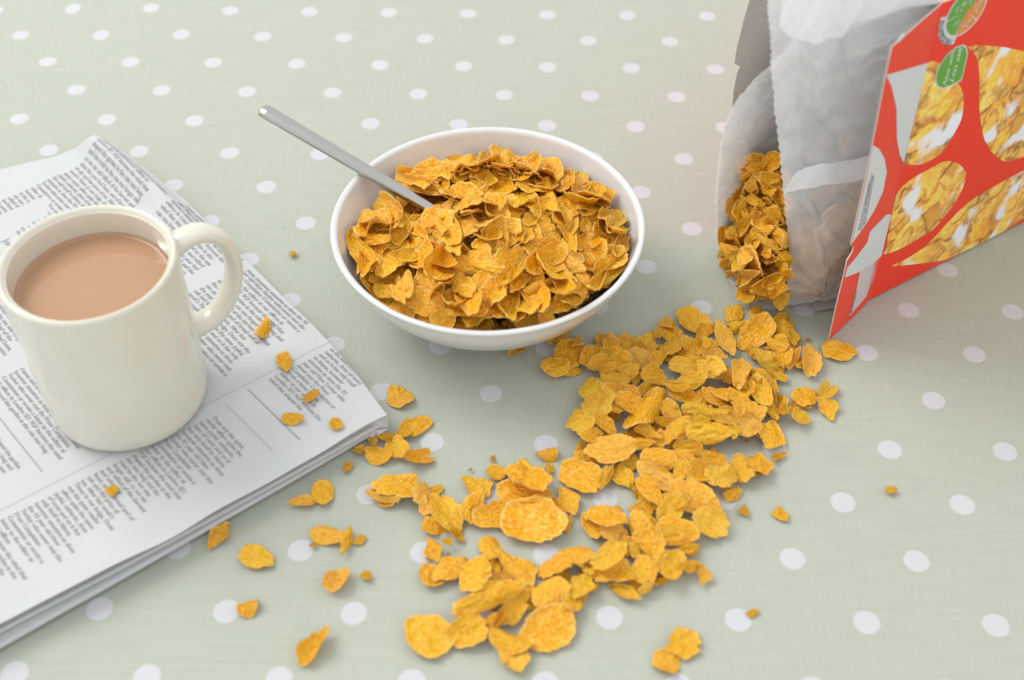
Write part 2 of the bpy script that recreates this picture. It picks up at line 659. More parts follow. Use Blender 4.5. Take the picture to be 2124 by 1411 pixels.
def paper_layer(front, z0, z1, tshift, name):
    """a folded section with a rounded front edge; front = 3 world points of its front edge (xy)"""
    fr = np.array(front)[:, :2]
    fr = np.vstack([fr, fr[-1] + (fr[-1] - fr[-2]) * 1.2])
    fc = cr(fr, 40)
    rows = []
    # profile: inside bottom -> front -> inside top
    th = (z1 - z0)
    prof = [(0.05, z0 + .0001)]
    prof += [(th * .5 * (1 + math.cos(a)) * .8, (z0 + z1) / 2 + th / 2 * math.sin(a)) for a in np.linspace(-math.pi / 2, -math.pi * 1.5, 10)]
    prof = [(0.05, z0 + .0001)] + [(0.003 + th * .5 * math.cos(a), (z0 + z1) / 2 + th / 2 * math.sin(a)) for a in np.linspace(-math.pi / 2, -math.pi * 1.5, 10)]
    prof += [(x, z1) for x in (.03, .08, .14, .2, .262)]
    vs = []
    for d, z in prof:
        for i, c in enumerate(fc):
            q = c + E2 * d
            w = 0.0004 * fbm(i * .12, z * 300, 11)
            vs.append((q[0], q[1], z + w))
    m = MB()
    m.add(vs, grid_faces(len(prof), len(fc)), 0)
    m.build(name, [M_PAPER], paper)


paper_layer([P(806, 893, .0), P(380, 1141, .0), P(3, 1355, .0)], 0.0002, 0.0036, 0, 'folded_section')
paper_layer([P(800, 886, .006), P(380, 1120, .006), P(0, 1321, .006)], 0.0050, 0.0074, 0, 'folded_section')
_b = np.append(E2 * .007, 0)
paper_layer([P(780, 872, .0095) + _b, P(380, 1103, .0095) + _b, P(0, 1290, .0095) + _b], 0.0082, 0.0116, 0, 'folded_section')
# crumpled corner tucks between the sections
mb = MB()


def tuck(pts):
    n = len(pts)
    w = [P(x, y, z) for x, y, z in pts]
    mb.add(w, [tuple(range(n))], 0)
    mb.add([a - np.array([0, 0, .0003]) for a in w], [tuple(reversed(range(n)))], 0)


tuck([(803, 858, .013), (806, 888, .004), (790, 868, .010)])
tuck([(790, 866, .0105), (805, 887, .004), (764, 893, .004), (768, 872, .011)])
tuck([(770, 872, .0125), (767, 880, .010), (730, 902, .009), (690, 925, .0085), (735, 896, .0115)])
tuck([(806, 889, .0045), (770, 912, .0005), (764, 894, .004)])
mb.build('creased_corner', [M_PAPER], paper, smooth=False)

# ---------------------------------------------------------------- mug and tea
MC = np.array([0.1362, -0.3872, 0.0138])
mug = empty('mug', MC)
tag(mug, 'plain cream ceramic mug of milky tea standing on the newspaper', 'mug')
R, H = .0405, .0935
prof = [(0.0, .003), (.030, .003), (.033, 0.0), (.0352, .0002), (.0378, .0022), (.0390, .0062), (.0394, .013), (.0400, .04), (.0405, .075), (.0405, H - .003),
        (.0402, H - .001), (.0394, H), (.0383, H - .0003), (.0370, H - .0020), (.0361, H - .0065), (.0358, .05), (.0365, .012), (.034, .006), (.028, .0045), (0, .0045)]
fine = []
pr_ = np.array(prof)
fine = cr(pr_, 120)
fine[:, 0] = np.maximum(fine[:, 0], 0)
vs, fs = lathe(fine, MC, 128)
add('mug_body', mesh('mug_body', vs, fs, M_CREAM), mug)
TH = math.radians(36)
path = cr([(.0365, .0800), (.0450, .0838), (.0550, .0832), (.0636, .0752), (.0672, .0622), (.0656, .0480), (.0590, .0355), (.0500, .0285), (.0375, .0275)], 48)
vs = []
ns = 20
for i, (r, z) in enumerate(path):
    a, b = path[max(0, i - 1)], path[min(len(path) - 1, i + 1)]
    tg = nrm(b - a)
    nn = np.array([-tg[1], tg[0]])
    e = min(i, len(path) - 1 - i)
    fl = 1 + 0.35 * math.exp(-e / 3.0)
    for k in range(ns):
        an = 2 * math.pi * k / ns
        w = .0068 * math.cos(an) * (1 + .25 * math.exp(-e / 3.0))
        q = .0040 * math.sin(an) * fl
        rr, zz = r + nn[0] * q, z + nn[1] * q
        vs.append((MC[0] + rr * math.cos(TH) - w * math.sin(TH), MC[1] + rr * math.sin(TH) + w * math.cos(TH), MC[2] + zz))
add('mug_handle', mesh('mug_handle', vs, grid_faces(len(path), ns, closed=True), M_CREAM), mug)
tz = H - .0155
prof = [(0, tz)] + [(r, tz) for r in np.linspace(.004, .0340, 12)] + [(.0346, tz + .0001), (.0351, tz + .0004), (.0355, tz + .0009), (.03605, tz + .0016)]
vs, fs = lathe(prof, MC, 128)
tea = add('tea', mesh('tea', vs, fs, M_TEA))
tag(tea, 'still milky brown tea filling the cream mug', 'tea')

# ---------------------------------------------------------------- bowl
BR, BH = .0840, .0545
ZB = BH - .0605
BC = np.append(P(1012, 460, BH)[:2], 0.0)
prof = [(0, .0035), (.028, .0035), (.031, .0004), (.0345, .0003), (.0362, .0018), (.040, .0045), (.050, .0105), (.0605, .0195), (.0700, .0315), (.0770, .0450), (.0807, .0560), (.0818, .0592),
        (.0817, .0603), (.0808, .0609), (.0796, .0604), (.0786, .0590), (.0768, .0535), (.0730, .0435), (.0660, .0310), (.0560, .0205), (.044, .0125), (.028, .0085), (.0, .0070)]
fine = cr(prof, 150)
fine[:, 0] *= np.interp(fine[:, 0], [.03, .0818], [.93, 1.027])
fine[:, 1] *= BH / .0605
fine[:, 0] = np.maximum(fine[:, 0], 0)
vs, fs = lathe(fine, BC, 160)
bowl = add('bowl', mesh('bowl', vs, fs, M_PORC))
tag(bowl, 'round white porcelain bowl heaped with corn flakes and a steel spoon', 'bowl')

# ---------------------------------------------------------------- spoon
sa = P(900, 437, .0560 + ZB)
sb = P(737, 341, .0650 + ZB)
d = (sb - sa)
# find the outer end: point on the line whose projection is nearest to x=546
best = min(np.linspace(.5, 4, 2000), key=lambda t: abs(J(sa + d * t)[0][0] - 547))
se = sa + d * best
ax = nrm(se - sa)
side = nrm(np.cross(ax, [0, 0, 1]))
upv = np.cross(side, ax)
sp = empty('spoon', sb)
tag(sp, 'brushed steel spoon standing in the cereal, handle leaning on the bowl rim', 'spoon')
length = np.linalg.norm(se - sa)
ring = []
nseg = 40
K2 = 28
vs = []
for i in range(nseg + 1):
    s_ = -0.035 + (length + 0.035) * i / nseg
    w = np.interp(s_, [-.035, 0.0, length * .5, length - .004, length], [.0031, .0034, .0040, .0048, .0047])
    h = np.interp(s_, [-.035, 0.0, length * .5, length], [.0032, .0032, .0031, .0029])
    for k in range(K2):
        an = 2 * math.pi * k / K2
        ca, sa_ = math.cos(an), math.sin(an)
        x = w * ca
        y = h * sa_
        vs.append(sa + ax * s_ + side * x + upv * y)
fs = grid_faces(nseg + 1, K2, closed=True)
nb = len(vs)
rim2 = []
for k in range(K2):
    q = np.array(vs[nseg * K2 + k])
    c = sa + ax * length
    vs.append(c + (q - c) * .86 + ax * .0006)
for k in range(K2):
    fs.append((nseg * K2 + k, nseg * K2 + (k + 1) % K2, nb + (k + 1) % K2, nb + k))
fs.append(tuple(nb + k for k in range(K2)))
me = mesh('spoon_handle', vs, fs, M_STEEL)
add('spoon_handle', me, sp)
vs = []
for i in range(17):
    u = i / 16
    for j in range(17):
        w_ = (j / 16 - .5) * 2
        prf = .0155 * math.sin(math.pi * min(.98, max(.02, u)) ** .8)
        c = sa - ax * (.033 + .045 * u) + side * prf * w_ + upv * (-.007 * math.sin(math.pi * u) * (1 - w_ * w_))
        vs.append(c)
vs2 = [c + upv * .001 for c in vs]
m_ = MB()
m_.add(vs, grid_faces(17, 17))
m_.add(vs2, [tuple(reversed(q)) for q in grid_faces(17, 17)])
m_.build('spoon_head', [M_STEEL], sp)

# ---------------------------------------------------------------- corn flake shapes
NT, NR = 64, 14


def polyrad(r, k, th):
    """radius of an irregular straight edged polygon"""
    an = np.sort(np.array([(i + r.uniform(-.28, .28)) * 2 * math.pi / k for i in range(k)]))
    rr = np.array([r.uniform(.85, 1.3) for _ in range(k)])
    vx, vy = rr * np.cos(an), rr * np.sin(an)
    out = np.zeros(len(th))
    for i, t in enumerate(th):
        c, s_ = math.cos(t), math.sin(t)
        best = 0.5
        for j in range(k):
            ax_, ay_ = vx[j], vy[j]
            bx_, by_ = vx[(j + 1) % k] - ax_, vy[(j + 1) % k] - ay_
            den = c * by_ - s_ * bx_
            if abs(den) < 1e-9:
                continue
            R_ = (ax_ * by_ - ay_ * bx_) / den
            m_ = (ax_ * s_ - ay_ * c) / den
            if R_ > 0 and -1e-6 <= m_ <= 1 + 1e-6:
                best = R_
        out[i] = best
    return (np.roll(out, 1) + out * 2 + np.roll(out, -1)) / 4


def make_flake(seed, kind):
    r = random.Random(seed)
    th = np.linspace(0, 2 * math.pi, NT, endpoint=False)
    ph = [r.uniform(0, 6.28) for _ in range(8)]
    if kind == 'A':
        rad = 1 + .05 * np.cos(2 * th + ph[0]) + .05 * np.cos(3 * th + ph[1]) + .035 * np.cos(5 * th + ph[2])
        jag, curl = .045, r.uniform(.10, .28)
    elif kind == 'C':
        k = r.choice([3, 3, 4])
        rad = 1 + .22 * np.cos(k * th + ph[0]) + .10 * np.cos(2 * th + ph[1]) + .06 * np.cos(5 * th + ph[2])
        rad = rad * .25 + .75 * polyrad(r, r.choice([3, 4, 4]), th)
        jag, curl = .05, r.uniform(.06, .25)
    elif kind == 'D':
        rad = 1 + .10 * np.cos(2 * th + ph[0]) + .07 * np.cos(3 * th + ph[1]) + .04 * np.cos(6 * th + ph[2])
        jag, curl = .05, r.uniform(.5, .8)
    elif kind == 'E':
        rad = 1 + .10 * np.cos(2 * th + ph[0]) + .12 * np.cos(3 * th + ph[1]) + .05 * np.cos(5 * th + ph[2])
        jag, curl = .05, .3
    else:
        rad = (1 + .11 * np.cos(2 * th + ph[0]) + .10 * np.cos(3 * th + ph[1]) + .06 * np.cos(4 * th + ph[2])
               + .04 * np.cos(5 * th + ph[3]) + .04 * np.cos(8 * th + ph[4]))
        rad = rad * .3 + .7 * polyrad(r, r.choice([4, 5, 5, 6]), th)
        jag, curl = .045, r.uniform(.10, .42)
        # bites out of the edge
        for _ in range(r.randint(1, 3)):
            a0, w0, d0 = r.uniform(0, 6.28), r.uniform(.10, .25), r.uniform(.10, .26)
            dd = np.abs((th - a0 + math.pi) % (2 * math.pi) - math.pi)
            rad -= d0 * np.exp(-(dd / w0) ** 2)
    rad = rad + np.array([jag * (1.3 * fbm(math.cos(a) * 3.5 + seed, math.sin(a) * 3.5, 1, 3) + 1.1 * fbm(math.cos(a) * 9, math.sin(a) * 9 + seed, 2, 2)) for a in th])
    x = rad * np.cos(th)
    y = rad * np.sin(th)
    # normalise to a unit box
    cx, cy = (x.max() + x.min()) / 2, (y.max() + y.min()) / 2
    sx, sy = (x.max() - x.min()), (y.max() - y.min())
    cup = r.uniform(.05, .26) * r.choice([1, 1, -1])
    bend_a = r.uniform(-.4, .4) if kind != 'D' else r.choice([0, .3])
    w1, w2 = r.uniform(3, 6), r.uniform(0, 6.28)
    sgn = r.choice([1, -1])
    tw = r.uniform(-.18, .18)
    rimlift = r.uniform(0, .10)
    thick = .030 if kind != 'E' else .26

    def surf(px, py):
        q = px * math.cos(bend_a) + py * math.sin(bend_a)
        p = -px * math.sin(bend_a) + py * math.cos(bend_a)
        z = sgn * curl * (p * p) * 2.0 + cup * q * q * 1.6 + tw * px * py * 1.6
        z += .022 * math.sin(w1 * q * 1.7 + w2) * (.3 + abs(p) * 1.6)
        z += .055 * fbm(px * 2.6 + seed * 3.1, py * 2.6, 5, 2)
        z += .022 * fbm(px * 7 + seed, py * 7, 9, 2)
        z += .032 * abs(fbm(px * 15 + seed, py * 15, 13, 2))
        return z
    top, bot = [], []
    for i in range(NR):
        u = (i + 1) / NR
        u = u ** .85
        for k in range(NT):
            px, py = (x[k] * u - cx) / sx, (y[k] * u - cy) / sy
            z = surf(px, py) + rimlift * max(0, u - .72) ** 2 * 6
            e = thick * (.5 if i < NR - 1 else .30) * (1 + .5 * fbm(px * 9, py * 9, seed, 2))
            if kind == 'E':
                e = thick * math.sqrt(max(.01, 1 - u * u)) * .8
            top.append((px, py, z + e))
            bot.append((px, py, z - e))
    c0 = (-cx / sx, -cy / sy)
    zc = surf(*c0)
    vs = [(c0[0], c0[1], zc + thick * .5)] + top + [(c0[0], c0[1], zc - thick * .5)] + bot
    f = []
    o2 = 1 + NR * NT
    for k in range(NT):
        n_ = (k + 1) % NT
        f.append((0, 1 + k, 1 + n_))
        f.append((o2, o2 + 1 + n_, o2 + 1 + k))
        for i in range(NR - 1):
            a, b = 1 + i * NT + k, 1 + i * NT + n_
            f.append((a, a + NT, b + NT, b))
            a, b = o2 + 1 + i * NT + k, o2 + 1 + i * NT + n_
            f.append((a, b, b + NT, a + NT))
        a, b = 1 + (NR - 1) * NT + k, 1 + (NR - 1) * NT + n_
        c, d_ = o2 + a, o2 + b
        f.append((a, c, d_, b))
    vs = np.array(vs)
    vs[:, 2] -= np.median(vs[:, 2])
    return vs, f


_us = [((i + 1) / NR) ** .85 for i in range(NR)]
RIM = np.array(([0.0] + [u for u in _us for _ in range(NT)]) * 2, np.float32)


PROTO = {}
for kind, cnt in (('A', 9), ('B', 16), ('C', 8), ('D', 5), ('E', 3)):
    PROTO[kind] = []
    for i in range(cnt):
        vs, fs = make_flake(100 + i * 7 + ord(kind) * 13, kind)
        me = mesh('corn_flake', vs, fs, M_FLAKE)
        at = me.attributes.new('fp', 'FLOAT_VECTOR', 'POINT')
        at.data.foreach_set('vector', vs.astype(np.float32).ravel())
        at = me.attributes.new('rnd', 'FLOAT', 'POINT')
        at.data.foreach_set('value', np.zeros(len(vs), np.float32))
        at = me.attributes.new('rim', 'FLOAT', 'POINT')
        at.data.foreach_set('value', RIM)
        PROTO[kind].append((me, vs, np.array([q if len(q) == 4 else (q[0], q[1], q[2], -1) for q in fs])))

RF = random.Random(11)


def ellipse_axes(px, py, Lp, Wp, ang, c, n):
    a = math.radians(ang)
    d1 = np.array([math.cos(a), math.sin(a)]) * Lp / 2
    d2 = np.array([-math.sin(a), math.cos(a)]) * Wp / 2
    va = hit(px + d1[0], py + d1[1], c, n) - hit(px - d1[0], py - d1[1], c, n)
    vb = hit(px + d2[0], py + d2[1], c, n) - hit(px - d2[0], py - d2[1], c, n)
    U, Sg, Vt = np.linalg.svd(np.stack([va, vb], 1), full_matrices=False)
    A, B = U[:, 0] * Sg[0], U[:, 1] * Sg[1]
    if np.dot(A, va) < 0:
        A = -A
    nn = np.cross(A, B)
    if np.dot(nn, n) < 0:
        B = -B
    return A, B


def frame(px, py, Lp, Wp, ang, c, n, kind):
    A, B = ellipse_axes(px, py, Lp, Wp, ang, c, n)
    la, lb = np.linalg.norm(A), np.linalg.norm(B)
    la, lb = min(la, .034) * 1.18, min(lb, .031) * 1.18
    zs = .5 * la + .5 * min(.016, la * 1.3)
    if kind == 'E':
        zs = lb
    M = np.zeros((3, 3))
    M[:, 0] = nrm(A) * la
    M[:, 1] = nrm(B) * lb
    nn = nrm(np.cross(A, B))
    M[:, 2] = nn * zs * (1 if RF.random() < .6 else -1) if False else nn * zs
    return M


class HMap:
    def __init__(s, x0, x1, y0, y1, h, base):
        s.x0, s.y0, s.h = x0, y0, h
        s.nx, s.ny = int((x1 - x0) / h) + 1, int((y1 - y0) / h) + 1
        X, Y = np.meshgrid(x0 + np.arange(s.nx) * h, y0 + np.arange(s.ny) * h, indexing='ij')
        s.H = base(X, Y).astype(float)
        s.cap = .0090

    def idx(s, p):
        i = np.clip(((p[:, 0] - s.x0) / s.h).round().astype(int), 1, s.nx - 2)
        j = np.clip(((p[:, 1] - s.y0) / s.h).round().astype(int), 1, s.ny - 2)
        return i, j

    def get(s, p):
        return s.H[s.idx(p)]

    def put(s, p):
        i, j = s.idx(p)
        for a in (-1, 0, 1):
            for b in (-1, 0, 1):
                np.maximum.at(s.H, (i + a, j + b), p[:, 2] - (.0001 if a or b else 0))


def settle(hm, px, py, Lp, Wp, ang, kind, tilt=.1, maxs=.42, pct=86, extra=0.0):
    me, V, F = RF.choice(PROTO[kind])
    z = 0.0
    c = P(px, py, 0)
    for _ in range(6):
        c = P(px, py, z)
        z = float(hm.get(c[None])[0])
    c = P(px, py, z + .001)
    M = frame(px, py, Lp, Wp, ang, c, np.array([0, 0, 1.]), kind)
    q = V[:, :2] @ M[:, :2].T + c
    hs = hm.get(q)
    Aм = np.stack([q[:, 0] - c[0], q[:, 1] - c[1], np.ones(len(q))], 1)
    s, *_ = np.linalg.lstsq(Aм, hs, rcond=None)
    g = s[:2] * .9 + np.array([RF.gauss(0, tilt), RF.gauss(0, tilt)])
    m = np.linalg.norm(g)
    if m > maxs:
        g *= maxs / m
    n = nrm([-g[0], -g[1], 1])
    for _ in range(3):
        M = frame(px, py, Lp, Wp, ang, c, n, kind)
        q = V @ M.T + c
        low = hm.get(q) - q[:, 2]
        dz = np.percentile(low, pct)
        c = P(px, py, c[2] + dz + .0002 + extra)
    q = V @ M.T + c
    q[:, 2] = np.minimum(q[:, 2], hm.cap(q) if callable(hm.cap) else hm.cap)
    hm.put(q)
    return me, V, F, M, c


def add_flake(me, M, c):
    o = bpy.data.objects.new('corn_flake', me)
    COL.objects.link(o)
    m = Matrix.Identity(4)
    for i in range(3):
        for j in range(3):
            m[i][j] = M[i, j]
        m[i][3] = c[i]
    o.matrix_world = m
    return o


class Pile:
    """many flakes welded into one object"""
    def __init__(s):
        s.v, s.f, s.p, s.r, s.n = [], [], [], [], 0

    def add(s, V, F, M, c):
        s.v.append(V @ M.T + c)
        s.p.append(V)
        s.r.append(np.full(len(V), RF.random()))
        s.f += [tuple(int(k) + s.n for k in q if k >= 0) for q in F]
        s.n += len(V)

    def build(s, name):
        V = np.concatenate(s.v)
        me = mesh(name, V, s.f, M_FLAKE)
        at = me.attributes.new('fp', 'FLOAT_VECTOR', 'POINT')
        at.data.foreach_set('vector', np.concatenate(s.p).astype(np.float32).ravel())
        at = me.attributes.new('rnd', 'FLOAT', 'POINT')
        at.data.foreach_set('value', np.concatenate(s.r).astype(np.float32))
        at = me.attributes.new('rim', 'FLOAT', 'POINT')
        at.data.foreach_set('value', np.tile(RIM, len(s.v)))
        return add(name, me)


def conv(lst, sc, ox, oy):
    return [(x / sc + ox, y / sc + oy, l / sc, w / sc, a, k) for x, y, l, w, a, k in lst]


# ---- spilled trail. x, y, length, width, angle, shape (read off enlarged crops)
BAGPILE = conv([
    (1340, 130, 130, 90, -10, 'B'), (1480, 150, 90, 70, 20, 'B'), (1620, 165, 90, 50, -20, 'C'), (985, 330, 130, 70, -20, 'B'), (985, 265, 110, 90, 30, 'B'),
    (1640, 230, 110, 90, 30, 'C'), (1110, 185, 170, 130, 20, 'B'), (1190, 235, 120, 70, -15, 'B'), (1380, 210, 120, 80, 0, 'D'), (1470, 380, 90, 60, 30, 'B'),
    (1600, 320, 140, 90, 0, 'B'), (1690, 290, 80, 60, 60, 'C'), (1540, 400, 180, 80, 25, 'A'), (1690, 400, 130, 60, -60, 'A'), (1470, 260, 230, 140, -40, 'A'),
    (1300, 280, 200, 90, 60, 'B'), (1640, 390, 120, 90, 60, 'B'), (1600, 310, 120, 70, 10, 'D'), (1785, 420, 170, 95, 80, 'B'), (1610, 500, 100, 40, 30, 'C'),
    (910, 250, 70, 60, 0, 'C'), (965, 200, 90, 50, 15, 'A'), (1085, 318, 80, 50, 0, 'A'), (1155, 320, 90, 90, 0, 'B'), (1210, 320, 100, 60, 40, 'C')], 2.795, 1040, 600)
DRIFT = conv([
    (390, 385, 160, 140, 40, 'A'), (440, 305, 80, 50, 0, 'C'), (570, 345, 90, 70, 0, 'B'), (505, 380, 115, 80, -75, 'A'), (315, 445, 150, 105, -5, 'A'),
    (630, 320, 80, 60, 10, 'C'), (560, 430, 120, 80, -20, 'A'), (725, 335, 80, 60, -40, 'C'), (820, 335, 70, 40, 40, 'C'), (810, 400, 150, 110, 30, 'B'),
    (680, 400, 140, 100, 30, 'B'), (905, 400, 100, 80, 0, 'C'), (630, 470, 110, 80, 0, 'B'), (735, 475, 110, 80, 10, 'A'), (660, 520, 150, 70, 10, 'B'),
    (1230, 385, 130, 60, 10, 'B'), (850, 600, 120, 80, 20, 'B'), (700, 600, 210, 90, 20, 'B'), (1310, 510, 100, 80, 30, 'C'), (1220, 470, 120, 100, 20, 'B'),
    (1140, 440, 290, 120, 5, 'B'), (1110, 520, 180, 90, -20, 'A'), (1490, 500, 80, 60, 20, 'C'), (1400, 480, 150, 100, -70, 'B'), (640, 690, 140, 60, 15, 'C'),
    (760, 680, 200, 100, 35, 'B'), (540, 620, 200, 180, 50, 'B'), (1150, 630, 110, 80, -60, 'B'), (1060, 620, 180, 90, 25, 'D'), (1020, 560, 150, 50, 10, 'A'),
    (890, 510, 150, 100, 20, 'D'), (860, 690, 230, 150, -50, 'D'), (985, 710, 140, 90, 50, 'A'), (1130, 690, 150, 80, 10, 'B'), (1240, 630, 160, 50, 35, 'A'),
    (1410, 570, 110, 80, 20, 'B'), (1370, 640, 160, 70, 30, 'B'), (1300, 600, 180, 60, 10, 'A'), (1550, 600, 130, 60, 70, 'A'), (1340, 720, 120, 90, 10, 'B'),
    (1570, 700, 120, 60, 60, 'C'), (1430, 700, 180, 130, 20, 'B'), (1500, 590, 180, 100, 60, 'A'), (1300, 760, 120, 50, 10, 'B'), (1200, 720, 210, 60, 0, 'A'),
    (1130, 770, 150, 60, 0, 'B'), (940, 780, 110, 50, 20, 'B'), (450, 770, 170, 140, -50, 'B'), (600, 780, 170, 80, 50, 'C'), (530, 850, 110, 70, 0, 'B'),
    (1345, 820, 90, 60, 80, 'C'), (1430, 800, 130, 100, -10, 'A'), (1560, 840, 180, 130, 55, 'C'), (1030, 810, 150, 100, -30, 'A'), (1220, 830, 260, 130, 5, 'B'),
    (930, 880, 120, 90, -40, 'B'), (1080, 910, 150, 60, 0, 'A'), (820, 890, 140, 70, 0, 'B'), (850, 835, 140, 70, 30, 'C'), (750, 1000, 100, 90, 0, 'A'),
    (500, 980, 150, 80, 10, 'B'), (700, 1090, 140, 100, 30, 'B'), (460, 1090, 240, 160, 15, 'B'), (600, 1090, 150, 60, -60, 'C'), (640, 920, 280, 150, -10, 'B'),
    (1060, 960, 130, 90, 20, 'B'), (1165, 960, 120, 60, 30, 'C'), (1240, 990, 130, 60, 10, 'B'), (1390, 1050, 130, 110, 60, 'B'), (1500, 1020, 150, 100, 30, 'C'),
    (1140, 1060, 140, 110, 20, 'B'), (1280, 1090, 170, 120, 10, 'B'), (1050, 1050, 120, 90, -60, 'A'), (920, 980, 200, 110, 15, 'B'), (900, 1090, 240, 110, 28, 'A'),
    (1330, 1190, 90, 50, -30, 'C'), (830, 1270, 150, 90, -10, 'B'), (1000, 1240, 200, 110, -40, 'C'), (860, 1170, 190, 90, 48, 'A'), (1120, 1200, 290, 170, 25, 'B')], 2.795, 1040, 600)
DRIFT += conv([
    (1310, 500, 120, 130, 50, 'B'), (1420, 545, 130, 80, 10, 'B'), (1490, 590, 90, 50, 20, 'C'), (1380, 460, 210, 90, 5, 'A'), (1740, 410, 200, 140, -40, 'C'),
    (1950, 490, 190, 140, 30, 'B'), (1590, 520, 190, 130, 50, 'A'), (1620, 600, 200, 150, 45, 'B'), (1760, 530, 210, 140, 10, 'A'), (1820, 630, 120, 60, -10, 'C'),
    (1660, 800, 110, 50, -20, 'B'), (1590, 850, 80, 50, -30, 'B'), (1590, 750, 150, 140, 60, 'B'), (1730, 720, 140, 140, 0, 'A'), (1530, 640, 60, 80, 0, 'C')], 2.655, 740, 900)
LEFTCL = conv([
    (150, 340, 180, 60, 8, 'A'), (225, 300, 250, 120, 5, 'B'), (390, 360, 170, 110, 40, 'B'), (430, 510, 130, 90, 20, 'B'), (480, 430, 230, 130, 50, 'B'),
    (550, 560, 100, 40, 40, 'D'), (500, 590, 60, 40, 20, 'C'), (770, 215, 90, 80, 10, 'B'), (670, 280, 160, 100, 30, 'C'), (640, 400, 170, 110, -70, 'A'),
    (930, 330, 280, 120, 5, 'B'), (940, 240, 240, 130, 25, 'B'), (1160, 370, 150, 120, 50, 'C'), (1160, 490, 90, 60, -60, 'B'), (1105, 430, 130, 70, 60, 'B'),
    (760, 450, 220, 140, 0, 'B'), (980, 480, 310, 230, 10, 'A')], 2.655, 740, 900)
FRONTCL = conv([
    (420, 640, 130, 90, 70, 'C'), (410, 780, 130, 110, 30, 'A'), (590, 700, 60, 50, 0, 'B'), (500, 730, 180, 120, -20, 'B'), (760, 740, 110, 60, -70, 'B'),
    (740, 640, 130, 100, 20, 'B'), (780, 800, 150, 80, 10, 'B'), (650, 770, 200, 130, -50, 'B'), (890, 730, 240, 120, 38, 'C'), (740, 840, 90, 60, 0, 'A'),
    (1240, 690, 120, 70, -20, 'A'), (1215, 650, 190, 80, 5, 'B'), (1150, 790, 90, 60, 30, 'B'), (1090, 740, 180, 90, -25, 'B'), (1110, 930, 90, 40, 0, 'B'),
    (1190, 930, 110, 80, 30, 'A'), (1240, 840, 150, 120, -40, 'C'), (1470, 870, 180, 70, 20, 'C'), (1410, 770, 220, 110, -5, 'B'), (1400, 670, 200, 110, -30, 'B'),
    (950, 900, 120, 110, 60, 'B'), (1070, 870, 200, 130, -20, 'B'), (870, 960, 220, 110, -60, 'B'), (730, 900, 380, 110, -20, 'B'), (740, 1050, 150, 90, -50, 'B'),
    (1060, 1080, 290, 220, -35, 'A'), (610, 1080, 200, 170, -30, 'B'), (390, 1110, 250, 200, 30, 'A'), (790, 1010, 180, 40, -60, 'C'), (860, 1220, 190, 140, 60, 'B'),
    (850, 1140, 220, 110, 20, 'D')], 2.655, 740, 900)
CORNER = conv([
    (1110, 1010, 90, 50, 0, 'B'), (1300, 930, 120, 60, 20, 'B'), (1480, 850, 200, 110, -25, 'A'), (1400, 900, 110, 60, -20, 'B'), (1365, 1000, 160, 130, -20, 'B'),
    (1230, 1040, 160, 110, 15, 'A'), (1195, 930, 90, 70, 70, 'B'), (1500, 1060, 180, 80, 5, 'B')], 3.207, 400, 620)


def A_(x, y, *r):
    return conv([(x, y, *r)], 2.795, 1040, 600)[0]


def B_(x, y, *r):
    return conv([(x, y, *r)], 2.655, 740, 900)[0]


def C_(x, y, *r):
    return conv([(x, y, *r)], 3.207, 400, 620)[0]


def D_(x, y, *r):
    return conv([(x, y, *r)], 3.274, 400, 980)[0]


